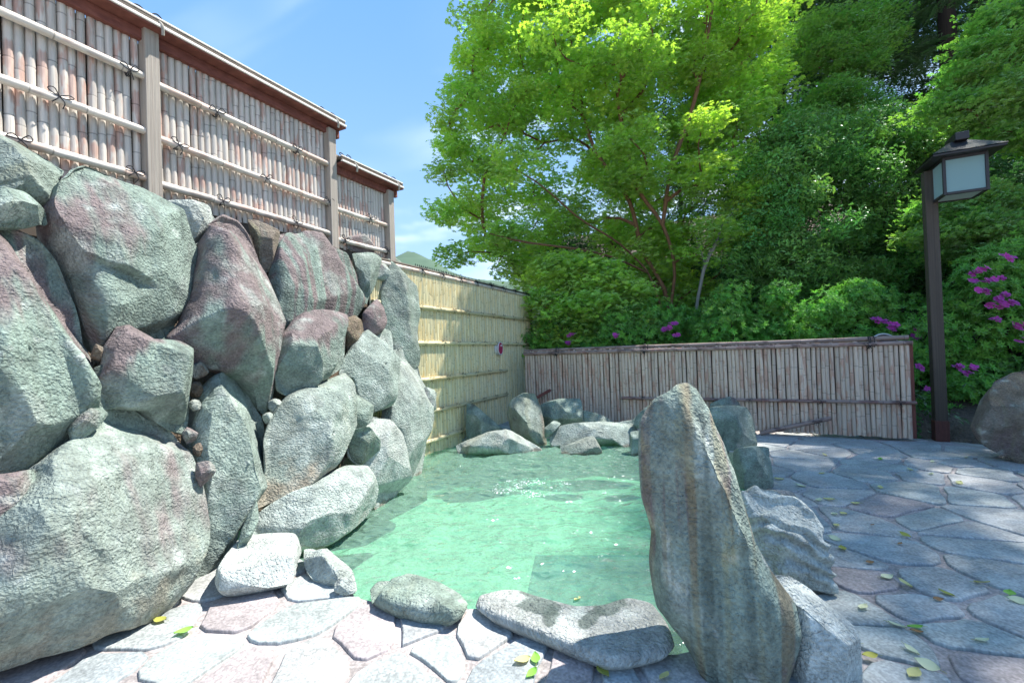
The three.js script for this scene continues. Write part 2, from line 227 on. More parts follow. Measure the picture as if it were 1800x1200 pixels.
{ // far hill
  const g = new THREE.PlaneGeometry(560, 300, 90, 50); g.rotateX(-Math.PI / 2); const p = g.attributes.position, col = [];
  for (let i = 0; i < p.count; i++) { const x = p.getX(i), z = p.getZ(i), e = Math.exp(-Math.pow((x + 26) / 66, 2)) * 0.72 + Math.exp(-Math.pow((x - 120) / 100, 2)) * 0.62; const y = 122 * e * Math.exp(-Math.pow(z / 90, 2)) + 9 * fbm(x * 0.03, 2, z * 0.03, 4) + 3.5 * ridge(x * 0.2, 3, z * 0.2, 3); p.setY(i, y - 10); const q = 0.5 + 0.9 * fbm(x * 0.12, 5, z * 0.12, 3); col.push(0.055 + 0.035 * q, 0.10 + 0.045 * q, 0.065 + 0.025 * q); }
  g.setAttribute('color', new THREE.Float32BufferAttribute(col, 3)); g.computeVertexNormals(); const c = at(760, 600, 420); g.translate(c.x, 0, c.z);
  struct('hill', g, std({ vertexColors: true, roughness: 1 }), 'green wooded hill far beyond the fence');
}
// ================================================================ ROCKS
const wallN = V(0.95, 0.17, 0.313).normalize(), wallP = V(-2.08, 0, -2.94);
const PAL = { green: [0.265, 0.345, 0.29], purple: [0.235, 0.175, 0.175], pale: [0.42, 0.48, 0.43], dark: [0.125, 0.165, 0.14], brown: [0.22, 0.165, 0.11], grey: [0.33, 0.335, 0.315], white: [0.60, 0.64, 0.60], taupe: [0.27, 0.245, 0.22], orange: [0.48, 0.25, 0.10], lichen: [0.54, 0.58, 0.54], olive: [0.27, 0.265, 0.14] };
let rockSeed = 0;
function rockGeo(o) {
  const sd = (o.seed ?? ++rockSeed) * 17.31, cn = o.o.length; let cx = 0, cy = 0, A = 0;
  if (!o.g && !o.P) { const k = o.k ?? 0.995; let mx = 0, my = 0; o.o.forEach(([x, y]) => { mx += x / cn; my += y / cn; }); o.o = o.o.map(([x, y]) => [mx + (x - mx) * k, my + (y - my) * k]); }
  o.o.forEach(([x, y], i) => { const [a, b] = o.o[(i + 1) % cn], k = x * b - a * y; A += k; cx += (x + a) * k; cy += (y + b) * k; }); cx /= 3 * A; cy /= 3 * A; A = Math.abs(A / 2);
  const curve = new THREE.CatmullRomCurve3(o.o.map(([x, y]) => V(x, y, 0)), true, 'catmullrom', 0.16), size = Math.sqrt(A);
  const MM = size > 180 ? 200 : size > 90 ? 140 : size > 45 ? 84 : 48, RF = size > 180 ? 70 : size > 90 ? 46 : size > 45 ? 26 : 15, RB = size > 90 ? 10 : 6, rim = curve.getSpacedPoints(MM).slice(0, MM);
  const n = (o.n ? V(...o.n) : wallN.clone()).normalize();
  let P = o.n && o.P ? o.P : o.g ? ground(o.g[0], o.g[1], o.gy ?? 0) : onPlane(cx, cy, wallP, wallN); if (o.Z) P = at(cx, cy, o.Z); if (o.off) P = P.clone().addScaledVector(n, o.off);
  const P0 = onPlane(cx, cy, P, n), right = V(0, 1, 0).cross(n); if (right.lengthSq() < 1e-3) right.set(1, 0, 0); right.normalize(); const up = n.clone().cross(right);
  const scl = P0.distanceTo(camera.position) / F, S = size * scl, tf = (o.tf ?? S * 0.2) * (o.g || o.P ? 1 : 1.25), tb = o.tb ?? S * 0.3, a = (o.a ?? 3.6) * 1.7, b = o.b ?? 2.0, amp = (o.amp ?? 1) * Math.min(0.075, S * 0.075), rr = rng(Math.floor(sd * 100));
  const pts = [], pix = [], idx = [];
  const prof = (q, front) => (front ? tf : -tb) * Math.pow(Math.max(0, 1 - Math.pow(q, front ? a : 2.5)), 1 / b);
  const rings = []; for (let i = 0; i <= RF; i++) { const t = i / RF; rings.push([1 - Math.pow(1 - t, 1.55), true]); } for (let i = RB - 1; i >= 0; i--) rings.push([Math.sin(i / RB * Math.PI / 2), false]);
  const steps = o.steps ?? [];
  rings.forEach(([q, front]) => { for (let k = 0; k < MM; k++) { const x = lerp(cx, rim[k].x, q), y = lerp(cy, rim[k].y, q); let h = prof(q, front); if (front) { h *= 1 + 0.35 * fbm((x - cx) / size * 1.4 + sd, (y - cy) / size * 1.4, 3.3, 2); for (const s of steps) { const dx = s.b[0] - s.a[0], dy = s.b[1] - s.a[1], l = Math.hypot(dx, dy), t = ((x - s.a[0]) * dx + (y - s.a[1]) * dy) / l / l, e = ((x - s.a[0]) * -dy + (y - s.a[1]) * dx) / l + 7 * fbm(x * 0.03, y * 0.03, sd, 3); h -= s.d * sstep(-(s.w ?? 4), s.w ?? 4, e) * sstep(-0.12, 0.03, t) * sstep(1.12, 0.97, t) * sstep(s.r ?? 220, (s.r ?? 220) * 0.4, Math.abs(e)); } }
    pts.push(onPlane(x, y, P, n).addScaledVector(n, h)); pix.push(x, y); } });
  const NR = rings.length;
  for (let i = 0; i < NR - 1; i++) for (let k = 0; k < MM; k++) { const j = (k + 1) % MM, p = i * MM + k, q = i * MM + j; (i + k) & 1 ? idx.push(p, p + MM, q, q, p + MM, q + MM) : idx.push(p, p + MM, q + MM, p, q + MM, q); }
  // broken facets: cut with planes that lean round the front
  for (let c = 0; c < ((o.cuts ?? 6) + 4); c++) { const th = rr() * 6.283, tilt = 0.35 + 0.75 * rr(), m = n.clone().multiplyScalar(Math.cos(tilt)).addScaledVector(right, Math.sin(tilt) * Math.cos(th)).addScaledVector(up, Math.sin(tilt) * Math.sin(th)).normalize(); let ext = 0; for (const p of pts) ext = Math.max(ext, p.clone().sub(P0).dot(m)); const lim = ext * (0.6 + 0.3 * rr()); for (const p of pts) { const e = p.clone().sub(P0).dot(m) - lim; if (e > 0) { const h = p.clone().sub(P0).dot(n); p.addScaledVector(n, -Math.min(e / Math.max(0.3, m.dot(n)), Math.max(0, h + tb * 0.25)) * 0.95); } } }
  let pos = new Float32Array(pts.length * 3); pts.forEach((p, i) => p.toArray(pos, i * 3));
  let g = new THREE.BufferGeometry(); g.setAttribute('position', new THREE.BufferAttribute(pos, 3)); g.setIndex(idx); g.computeVertexNormals(); const N0 = g.attributes.normal; for (let k = 0; k < MM; k++) { n.toArray(N0.array, k * 3); n.clone().negate().toArray(N0.array, ((NR - 1) * MM + k) * 3); }
  const col = new Float32Array(pos.length), uv = new Float32Array(pts.length * 2), gr = o.grain ?? [1, 0.6], B = o.base ?? 'green', base = PAL[B], pb = o.purple ?? 0, vein = o.vein ?? 0.35; // gr: how noise is stretched across / along the rock's own vertical
  const disp = new Float32Array(pts.length), wOut = o.wave ?? 0;
  let yLo = 1e9, yHi = -1e9; for (const p of pts) { yLo = Math.min(yLo, p.y); yHi = Math.max(yHi, p.y); }
  pts.forEach((p, i) => {
    const u = p.dot(right) * gr[0], v = p.dot(up) * gr[1], w = p.dot(n), q = 1;
    const big = fbm(u * 2.4 + sd, v * 2.4, w * 2.4, 3), t0 = fbm(u * 2.6 + 40 + sd, v * 2.6 + 0.8 * u, w * 2.6, 2) * 5, tf0 = Math.floor(t0), terr = (tf0 + sstep(0.5, 0.95, t0 - tf0)) / 5, med = fbm(u * 7 + sd, v * 7, w * 7, 2);
    let d = amp * (0.62 * big + (o.terr ?? 0.4) * terr + 0.22 * med);
    if (wOut) { const ww = Math.sin((u * 0.8 + v * 1.9) * 34 + 5 * fbm(u * 4, v * 4, w * 4 + sd, 3) * 3.4); d += wOut * ww; }
    disp[i] = d;
  });
  for (let i = 0; i < pts.length; i++) for (let k = 0; k < 3; k++) pos[i * 3 + k] += N0.array[i * 3 + k] * disp[i];
  pts.forEach((p, i) => {
    const u = p.dot(right), v = p.dot(up), w = p.dot(n), hy = (p.y - yLo) / (yHi - yLo);
    const pat = fbm(u * 1.7 + sd, v * 1.3, w * 2, 4), str = fbm(u * 11 * gr[0] + sd, v * 1.1 * gr[1] * 2, w * 3, 3), spot = fbm(u * 9, v * 9 + sd, w * 9, 3), wh = fbm(u * 2.6 + 31, v * 2.6 + sd, w * 3, 5);
    let c = [...base]; const hueR = o.tone ?? ((sd * 7.31) % 1); const mix = (t, k) => { for (let q = 0; q < 3; q++) c[q] = lerp(c[q], PAL[t][q], clamp(k)); };
    mix('taupe', 0.55 * hueR * sstep(-0.25, 0.3, fbm(u * 1.1 + 9, v * 1.1 + sd, w * 2, 3) + 0.2 * spot));
    mix('purple', sstep(0.16, 0.46, pat * 1.1 + pb + 0.6 * str * vein * 2 + (o.topPurple ? o.topPurple * (hy - 0.55) : 0)) * 0.92);
    mix('pale', sstep(0.08, 0.34, wh + 0.35 * spot) * (o.pale ?? 0.55));
    mix('dark', sstep(0.1, 0.36, -str * 0.8 - pat * 0.6 + 0.3 * spot) * (o.dark ?? 0.55));
    mix('lichen', sstep(0.22, 0.36, spot) * (o.lichen ?? 0.35));
    if (o.olive) mix('olive', sstep(0.02, 0.3, str + 0.3 * spot) * o.olive);
    if (o.stain) mix('orange', sstep(0.3, 0.0, hy + 0.5 * spot + 0.35 * str) * o.stain);
    if (o.white) mix('white', o.white);
    if (p.y < WATER + 0.12) mix('brown', sstep(0.055, 0.03, p.y - WATER + 0.06 * spot) * 0.65);
    for (const [sx, sy, rx, ry, an] of o.spots ?? []) { const dx = pix[i * 2] - sx, dy = pix[i * 2 + 1] - sy, ca = Math.cos(an), sa = Math.sin(an), e = Math.hypot((dx * ca + dy * sa) / rx, (dy * ca - dx * sa) / ry) + 1.1 * spot + 0.5 * wh; mix('dark', sstep(1.08, 0.95, e) * 0.8); }
    const k = 1 + 0.35 * disp[i] / (amp || 1); for (let q = 0; q < 3; q++) col[i * 3 + q] = c[q] * clamp(0.97 + 0.25 * spot, 0.7, 1.2);

  });
  { const c0 = pts[0], u0 = c0.dot(right), v0 = c0.dot(up); for (let k = 0; k < MM; k++) { let l = 0; const e = pts[RF * MM + k], th = Math.atan2(e.dot(up) - v0, e.dot(right) - u0); for (let i = 0; i < NR; i++) { const j = i * MM + k; if (i) l += pts[j].distanceTo(pts[j - MM]); const a2 = Math.atan2(pts[j].dot(up) - v0, pts[j].dot(right) - u0), an = i > 1 && i <= RF ? a2 : th; uv[j * 2] = u0 + Math.cos(an) * l; uv[j * 2 + 1] = v0 + Math.sin(an) * l; } } }
  g.setAttribute('color', new THREE.BufferAttribute(col, 3)); g.setAttribute('uv', new THREE.BufferAttribute(uv, 2)); g.computeVertexNormals(); return g;
}
function rock(label, o, group) { const m = shade(new THREE.Mesh(rockGeo(o), M.rock)); m.name = numbered(o.name ?? 'boulder'); scene.add(m); return tag(m, label, o.cat ?? 'boulder', group); }
const G1 = 'boulders of the rock wall', G2 = 'boulders round the pool edge';
// --- the wall, top row
rock('pale layered rock at the far left under the bamboo fence', { o: [[-60, 235], [0, 243], [60, 262], [115, 292], [105, 322], [82, 348], [40, 345], [-60, 350]], n: [0.6, 0.6, 0.4], off: -0.1, tf: 0.12, grain: [0.3, 2.2], olive: 0.35, pale: 0.8, dark: 0.3, purple: -0.3, amp: 1.4 }, G1);
rock('small dark rock wedged under the pale layered rock at left edge', { o: [[-60, 332], [0, 333], [40, 337], [80, 365], [88, 392], [40, 402], [-60, 400]], off: 0.02, tf: 0.1, base: 'green', dark: 0.6, purple: 0.1 }, G1);
rock('huge smooth upright slab with white vein at the left edge', { o: [[-120, 420], [-60, 392], [0, 388], [40, 390], [88, 412], [120, 450], [140, 500], [157, 550], [166, 620], [163, 690], [158, 740], [120, 800], [60, 850], [-20, 870], [-120, 860]], off: 0.05, tf: 0.16, a: 4.5, topPurple: 0.75, purple: 0.14, vein: 0.5, cuts: 3, steps: [{ a: [30, 430], b: [130, 760], d: 0.05, w: 14, r: 120 }] }, G1);
rock('largest upper slab with a long slanting crack, beneath the first fence post', { o: [[150, 283], [180, 300], [215, 318], [262, 342], [307, 372], [332, 415], [350, 442], [348, 475], [335, 525], [320, 565], [303, 615], [235, 625], [178, 620], [160, 560], [138, 480], [100, 420], [84, 388], [80, 358], [98, 318], [122, 290]], off: 0.0, tf: 0.15, a: 4.5, purple: 0.1, cuts: 3, steps: [{ a: [140, 458], b: [345, 558], d: 0.06, w: 3, r: 700 }] }, G1);
rock('white blotched small rock between the cracked slab and purple slab', { o: [[298, 350], [330, 350], [362, 362], [382, 384], [372, 410], [352, 445], [335, 420], [308, 372]], off: -0.04, tf: 0.07, white: 0.55, lichen: 0.9, dark: 0.8 }, G1);
rock('tall purple topped slab with dark hollow base in the wall centre', { o: [[400, 372], [428, 383], [446, 405], [461, 440], [471, 475], [482, 515], [487, 575], [489, 640], [487, 700], [477, 730], [455, 705], [425, 668], [395, 655], [350, 640], [313, 612], [308, 592], [330, 562], [346, 520], [356, 470], [365, 420], [378, 388]], off: 0.12, tf: 0.17, a: 3, purple: 0.42, topPurple: 0.45, cuts: 3, steps: [{ a: [490, 665], b: [330, 600], d: -0.10, w: 20, r: 140 }] }, G1);
rock('dark mossy block behind the tall purple topped slab', { o: [[438, 383], [484, 400], [482, 470], [465, 480], [452, 430]], off: -0.05, tf: 0.09, base: 'brown', dark: 0.8, olive: 0.5, a: 5 }, G1);
rock('small round dark stone left of the striped purple slab', { o: [[486, 415], [505, 408], [513, 425], [500, 455], [488, 475], [482, 445]], off: -0.02, tf: 0.06, base: 'purple', purple: 0.4 }, G1);
rock('striped purple and green slab below the second fence post', { o: [[510, 408], [535, 405], [562, 410], [592, 428], [616, 442], [635, 480], [641, 522], [632, 555], [612, 575], [560, 580], [520, 585], [500, 600], [487, 615], [484, 520], [487, 470], [496, 428]], off: 0.05, tf: 0.1, a: 5, purple: 0.42, vein: 1.5, topPurple: 0.4, cuts: 2, grain: [1.3, 0.12] }, G1);
rock('narrow pale green rock right of the striped slab', { o: [[622, 445], [650, 444], [663, 455], [660, 490], [647, 535], [638, 515], [632, 480]], off: 0.0, tf: 0.08, base: 'green', purple: -0.3, pale: 0.7 }, G1);
rock('small grey pyramid rock in front of the lower fence panel', { o: [[610, 414], [632, 402], [660, 418], [660, 447], [640, 450], [612, 436]], off: -0.12, tf: 0.08, base: 'grey', purple: 0.2, a: 2.2 }, G1);
rock('pale knob of rock beside the last fence post', { o: [[652, 460], [668, 452], [684, 470], [688, 484], [672, 494], [654, 486]], off: 0.02, tf: 0.1, base: 'pale', olive: 0.4 }, G1);
rock('tall smooth grey green slab against the left end of yellow wall', { o: [[683, 455], [700, 450], [726, 474], [728, 540], [724, 610], [726, 650], [700, 660], [686, 620], [678, 560], [672, 515], [676, 480]], off: 0.04, tf: 0.13, a: 5, purple: -0.5, pale: 0.4, cuts: 2 }, G1);
// --- middle row
rock('angular rock with purple top and dark left face in wall centre', { o: [[497, 588], [530, 552], [562, 545], [600, 553], [613, 590], [612, 622], [602, 650], [560, 675], [512, 695], [494, 684], [487, 640]], off: 0.2, tf: 0.16, a: 2.6, purple: 0.28, topPurple: 1.1, cuts: 5, steps: [{ a: [505, 560], b: [545, 700], d: -0.09, w: 8, r: 90 }] }, G1);
rock('fluted brown stone wedged right of the purple topped angular rock', { o: [[604, 562], [628, 553], [640, 575], [630, 605], [616, 622], [610, 600]], off: 0.14, tf: 0.06, base: 'brown', olive: 0.5, grain: [2, 0.2] }, G1);
rock('small dark pebble standing against the tall grey green slab', { o: [[640, 548], [664, 524], [678, 540], [673, 572], [657, 595], [641, 578]], off: 0.16, tf: 0.07, base: 'purple', dark: 0.7 }, G1);
rock('upright pale rock with pitted face above the shadowed hollow', { white: 0.25, o: [[625, 602], [641, 582], [665, 571], [693, 580], [697, 612], [691, 662], [682, 715], [650, 728], [630, 705], [622, 665], [602, 655], [610, 630]], off: 0.2, tf: 0.14, purple: -0.3, pale: 0.8 }, G1);
rock('tall narrow slab with green vertical streaks at the waterline', { white: 0.3, o: [[700, 612], [725, 606], [741, 640], [749, 682], [751, 722], [757, 765], [749, 830], [735, 858], [714, 850], [699, 815], [689, 760], [682, 742], [686, 690], [692, 650]], off: 0.18, tf: 0.13, a: 3.6, purple: -0.4, grain: [1.6, 0.2], pale: 0.7, vein: 1, dark: 0.6 }, G1);
rock('small chunk jutting from the tall streaked slab towards yellow wall', { white: 0.3, o: [[747, 680], [769, 690], [766, 714], [752, 732], [745, 710]], off: 0.25, tf: 0.08, pale: 0.8 }, G1);
rock('peaked rock with fluted right face in the wall, lower left centre', { o: [[213, 572], [235, 568], [258, 588], [272, 600], [302, 604], [334, 625], [341, 662], [341, 722], [335, 762], [300, 752], [252, 720], [208, 716], [178, 718], [174, 690], [185, 650], [190, 608]], off: 0.14, tf: 0.15, a: 2.8, purple: 0.2, topPurple: 0.6, grain: [1.4, 0.25], cuts: 4, steps: [{ a: [270, 590], b: [215, 735], d: 0.07, w: 6, r: 120 }] }, G1);
rock('small dark rock peeping out behind the huge front boulder', { o: [[160, 712], [182, 714], [182, 732], [152, 764], [130, 780], [121, 756], [135, 730]], off: 0.16, tf: 0.09, base: 'green', dark: 0.6 }, G1);
rock('pale rock low at left edge behind the huge front boulder', { o: [[-60, 840], [0, 834], [62, 824], [50, 870], [0, 920], [-60, 930]], off: 0.18, tf: 0.12, pale: 0.8, purple: 0.1 }, G1);
// --- front row
rock('huge pale green boulder in the left foreground beside paving', { white: 0.12, o: [[215, 706], [240, 702], [264, 718], [282, 730], [312, 740], [332, 765], [347, 800], [354, 860], [359, 920], [351, 960], [336, 1002], [312, 1042], [282, 1082], [220, 1104], [140, 1134], [60, 1165], [0, 1190], [-110, 1240], [-130, 1080], [-90, 960], [-20, 895], [55, 840], [72, 812], [140, 768]], off: 0.18, tf: 0.19, a: 4, purple: 0.02, pale: 0.75, amp: 1.15, cuts: 4, seed: 40, grain: [1, 0.85], stain: 0.25 }, G1);
rock('tall pale slab standing right of the huge front boulder', { white: 0.15, o: [[376, 656], [400, 650], [432, 660], [447, 692], [470, 730], [479, 780], [476, 832], [452, 878], [432, 932], [422, 978], [398, 1006], [344, 1022], [348, 960], [352, 900], [350, 850], [340, 790], [343, 720], [355, 680]], off: 0.1, tf: 0.16, a: 4, purple: -0.15, pale: 0.7, cuts: 4 }, G1);
rock('large slanting pale boulder with brown underside, above the low ledge rock', { white: 0.2, o: [[608, 655], [627, 665], [629, 702], [615, 760], [610, 802], [590, 820], [520, 866], [448, 900], [455, 862], [475, 830], [473, 770], [490, 720], [512, 692], [560, 672], [590, 660]], off: 0.24, tf: 0.18, a: 2.8, purple: -0.3, pale: 0.75, olive: 0.25, stain: 0.5, cuts: 4 }, G1);
rock('pale nub of rock on right shoulder of the slanting boulder', { o: [[628, 690], [648, 712], [644, 742], [622, 762], [610, 745], [614, 705]], off: 0.3, tf: 0.1, pale: 0.9 }, G1);
rock('bright rounded rock dipping into the water left of tall streaked slab', { white: 0.55, o: [[648, 728], [676, 735], [697, 762], [709, 812], [714, 850], [694, 886], [668, 900], [650, 868], [638, 826], [618, 800], [620, 750]], off: 0.34, tf: 0.13, pale: 0.95, purple: -0.4, cuts: 3 }, G1);
rock('shadowed round green rock tucked under the bright rounded rock', { o: [[618, 760], [650, 752], [670, 772], [664, 800], [642, 826], [612, 808]], off: 0.42, tf: 0.09, base: 'green', dark: 0.6, olive: 0.3, n: [0.5, -0.55, 0.7] }, G1);
rock('long low ledge rock at the water edge with reddish seam on top', { white: 0.5, o: [[598, 826], [640, 822], [656, 842], [664, 884], [640, 915], [610, 940], [560, 968], [500, 970], [436, 958], [450, 905], [520, 862]], off: 0.4, tf: 0.16, a: 4, n: [0.7, 0.5, 0.45], pale: 0.95, purple: -0.3, stain: 0.3, cuts: 4 }, G1);
rock('small reddish stone wedged beside the huge front boulder', { o: [[346, 812], [372, 810], [368, 840], [354, 858], [345, 840]], off: 0.24, tf: 0.06, base: 'purple', a: 4 }, G1);
rock('thin pale sliver of stone between tall slab and ledge rock', { o: [[452, 880], [448, 905], [436, 958], [418, 968], [426, 935], [440, 900]], off: 0.28, tf: 0.06, pale: 0.9 }, G1);
{ // chinking stones in the gaps
  const fill = [[348, 650, 14, 'brown', 'beige chinking stone, upper of those right of the fluted peaked rock'], [344, 684, 12, 'brown', 'beige chinking stone below another, right of the fluted peaked rock'], [341, 712, 9, 'pale', 'tiny pale chinking stone low beside the fluted peaked rock'], [332, 764, 12, 'pale', 'small round white stone at the top right of the huge front boulder'], [349, 792, 10, 'brown', 'small tan stone above the reddish wedged stone'], [482, 712, 12, 'pale', 'small pale stone under the tall purple topped slab'], [470, 735, 9, 'pale', 'tiny pale stone between the tall pale slab and slanting boulder'], [607, 806, 11, 'purple', 'small pinkish stone under the slanting boulder at its right end'], [172, 620, 12, 'brown', 'small tan stone right of the huge left slab'], [176, 655, 11, 'dark', 'small dark stone wedged right of the huge left slab'], [658, 590, 13, 'brown', 'olive tan stone above the upright pitted rock']];
  fill.forEach(([x, y, s, b, l], i) => { const r = rng(900 + i), oo = []; for (let k = 0; k < 7; k++) { const a = k / 7 * 6.283, q = s * (0.75 + 0.5 * r()); oo.push([x + Math.cos(a) * q, y + Math.sin(a) * q * 1.15]); } rock(l, { o: oo, off: 0.08 + (y > 700 ? 0.06 : 0), tf: 0.06, a: 5, amp: 2, base: b, name: 'chinking_stone', cat: 'stone', cuts: 7 }, 'small stones wedged in the rock wall'); });
}
// --- near edge of the pool
const UP = [0, 1, 0];
rock('flat topped white stone on the paving at the wall foot', { o: [[418, 962], [470, 954], [522, 954], [529, 972], [511, 1016], [440, 1030], [384, 1038], [377, 1022], [397, 988]], P: V(0, 0.085, 0), n: UP, tf: 0.085, tb: 0.12, a: 14, b: 1.3, white: 0.9, cuts: -3, purple: -0.4, amp: 0.7 }, G2);
rock('pointed white stone where paving meets the water at left', { o: [[534, 958], [551, 956], [592, 982], [622, 1004], [628, 1030], [602, 1028], [578, 1022], [546, 1008], [533, 986]], P: ground(580, 1003, 0.05), n: [0.1, 1, 0.15], tf: 0.08, tb: 0.14, a: 3, white: 0.6, stain: 0.3, purple: -0.3 }, G2);
rock('small round white stone with orange stain at pool corner', { o: [[588, 1024], [604, 1014], [622, 1022], [624, 1042], [604, 1048], [588, 1040]], g: [606, 1048], n: [0, 0.6, 0.8], tf: 0.05, tb: 0.06, white: 0.6, stain: 0.6 }, G2);
rock('rounded grey green edging stone on the near pool rim', { o: [[650, 1030], [664, 1016], [705, 1014], [762, 1022], [808, 1040], [822, 1060], [816, 1078], [796, 1090], [740, 1084], [690, 1072], [655, 1056]], P: V(0, 0.045, 0), n: UP, tf: 0.055, tb: 0.1, a: 6, b: 1.5, purple: -0.3, dark: 0.6, olive: 0.15, cuts: 0, amp: 0.8 }, G2);
rock('kidney shaped flat stone with wet patches on the near pool rim', { o: [[842, 1050], [875, 1042], [905, 1043], [960, 1062], [1010, 1074], [1060, 1072], [1110, 1060], [1150, 1070], [1176, 1105], [1186, 1135], [1168, 1156], [1110, 1170], [1070, 1172], [1020, 1154], [930, 1116], [862, 1088], [836, 1068]], P: V(0, 0.04, 0), n: UP, tf: 0.04, tb: 0.09, a: 13, b: 1.3, purple: -0.5, pale: 0.9, base: 'grey', cuts: -4, amp: 0.4, white: 0.5, spots: [[948, 1074, 40, 20, 0.35], [968, 1096, 14, 18, 0], [1075, 1078, 38, 15, -0.25], [1040, 1098, 26, 14, -0.7]] }, G2);
rock('tall leaning standing stone with brown streaks in right foreground', { o: [[1188, 676], [1206, 672], [1228, 680], [1252, 712], [1272, 760], [1296, 822], [1312, 882], [1332, 952], [1362, 1012], [1391, 1062], [1402, 1112], [1392, 1172], [1376, 1225], [1262, 1235], [1226, 1180], [1198, 1120], [1160, 1065], [1146, 985], [1148, 932], [1131, 872], [1126, 800], [1127, 742], [1148, 702]], g: [1310, 1185], n: [-0.32, 0.12, 0.93], tf: 0.17, tb: 0.2, a: 2.6, b: 1.8, grain: [1.7, 0.16], purple: 0.06, vein: 1.5, pale: 0.7, olive: 0.6, dark: 0.75, lichen: 0.6, cuts: -4, amp: 1.25, terr: 0.2, seed: 55, steps: [{ a: [1196, 680], b: [1310, 930], d: -0.04, w: 4, r: 70 }] }, G2);
rock('smooth white rock with orange base right of the standing stone', { o: [[1352, 1018], [1375, 1012], [1402, 1014], [1442, 1040], [1476, 1090], [1500, 1160], [1516, 1222], [1430, 1235], [1412, 1180], [1402, 1120], [1385, 1060]], g: [1465, 1205], n: [0.25, 0.35, 0.9], tf: 0.14, tb: 0.18, a: 2.6, white: 0.95, base: 'pale', stain: 0.8, purple: -0.4, lichen: 0.6, amp: 0.6, cuts: 4 }, G2);
rock('pale swirl banded rock behind the smooth white rock', { o: [[1306, 862], [1335, 856], [1362, 862], [1402, 886], [1431, 932], [1450, 1000], [1460, 1046], [1440, 1062], [1400, 1050], [1362, 1040], [1330, 960], [1312, 900]], g: [1420, 1045], n: [0.1, 0.45, 0.88], tf: 0.16, tb: 0.2, a: 2.4, white: 0.8, wave: 0.014, grain: [0.8, 0.8], purple: -0.3, cuts: 3, amp: 0.8 }, G2);
rock('grey rough rock behind the swirl banded rock', { o: [[1345, 862], [1386, 864], [1416, 900], [1434, 950], [1444, 1000], [1400, 1000], [1360, 940]], g: [1420, 985], n: [0.3, 0.4, 0.85], tf: 0.1, tb: 0.2, base: 'grey' }, G2);
rock('square dark faced block with light top beyond the swirl banded rock', { o: [[1296, 788], [1330, 783], [1358, 787], [1358, 856], [1336, 862], [1308, 860], [1298, 830]], g: [1330, 858], n: [0.1, 0.25, 0.95], tf: 0.16, tb: 0.2, a: 6, base: 'green', dark: 0.6, pale: 0.2, cuts: 5 }, G2);
rock('blocky green rock behind top of the standing stone', { o: [[1248, 718], [1275, 712], [1311, 715], [1326, 742], [1335, 786], [1312, 800], [1270, 800], [1245, 760]], g: [1300, 792], n: [0.1, 0.2, 0.95], tf: 0.16, tb: 0.25, a: 5, purple: -0.4, dark: 0.6, cuts: 5 }, G2);
rock('dark low rock peeping above the blocky green rock', { o: [[1250, 708], [1280, 697], [1302, 702], [1304, 720], [1252, 722]], g: [1280, 765], n: [0, 0.2, 1], tf: 0.15, tb: 0.2, base: 'green', dark: 0.6 }, G2);
// --- far edge of the pool
rock('long low pale rock at the far side of the pool', { white: 0.3, o: [[968, 762], [986, 748], [1052, 742], [1116, 737], [1124, 760], [1128, 792], [1112, 800], [1082, 778], [1040, 784], [1000, 788], [968, 784]], g: [1050, 786], gy: WATER, n: [0, 0.45, 0.9], tf: 0.2, tb: 0.3, purple: -0.3, pale: 0.7, cuts: 5 }, G2);
rock('small wet rock in the water below the long low pale rock', { o: [[985, 782], [1010, 768], [1042, 768], [1058, 796], [1030, 806], [990, 802]], g: [1020, 800], gy: WATER, n: [0, 0.5, 0.85], tf: 0.12, tb: 0.15 }, G2);
rock('rock at right end of the far side, half behind the standing stone', { o: [[1108, 760], [1126, 756], [1160, 770], [1160, 800], [1112, 804]], g: [1130, 800], gy: WATER, n: [0, 0.4, 0.9], tf: 0.12, tb: 0.15 }, G2);
rock('flat tipped rock just left of the standing stone top', { o: [[1112, 738], [1128, 722], [1150, 708], [1160, 750], [1122, 752]], g: [1140, 775], n: [0, 0.4, 0.9], tf: 0.15, tb: 0.2, pale: 0.7 }, G2);
rock('upright egg shaped rock at the far pool corner', { o: [[898, 704], [920, 691], [940, 692], [950, 716], [958, 760], [962, 788], [945, 792], [922, 778], [896, 754], [891, 728]], g: [935, 772], n: [-0.05, 0.1, 1], tf: 0.28, tb: 0.25, olive: 0.3, purple: -0.1, dark: 0.6, cuts: 6 }, G2);
rock('triangular grey rock leaning against the yellow wall', { o: [[820, 711], [834, 711], [856, 730], [888, 760], [860, 782], [820, 786]], g: [850, 772], n: [0.1, 0.1, 1], tf: 0.12, tb: 0.15, a: 5, purple: -0.2, base: 'green', dark: 0.6 }, G2);
rock('low whitish rock with rusty streaks at the water by yellow wall', { o: [[800, 780], [828, 768], [862, 762], [892, 756], [926, 770], [952, 786], [952, 800], [900, 802], [850, 800], [806, 796]], g: [880, 800], gy: WATER, n: [0, 0.5, 0.85], tf: 0.2, tb: 0.3, white: 0.4, stain: 0.7, olive: 0.4 }, G2);
rock('square dark green block before the low bamboo fence', { o: [[950, 712], [985, 700], [1021, 702], [1023, 750], [956, 756]], g: [985, 762], n: [0, 0.15, 1], tf: 0.2, tb: 0.2, a: 7, base: 'green', dark: 0.6, purple: -0.5, cuts: 3 }, G2);
rock('low dark slab right of the square dark green block', { o: [[1016, 720], [1055, 729], [1086, 744], [1080, 756], [1016, 754]], g: [1045, 762], n: [0, 0.3, 1], tf: 0.18, tb: 0.2, base: 'green', dark: 0.6 }, G2);
rock('small dark stone between egg shaped rock and long pale rock', { o: [[957, 752], [974, 739], [986, 744], [972, 762], [958, 770]], g: [970, 778], n: [0, 0.3, 1], tf: 0.1, tb: 0.1, base: 'green', dark: 0.6 }, G2);
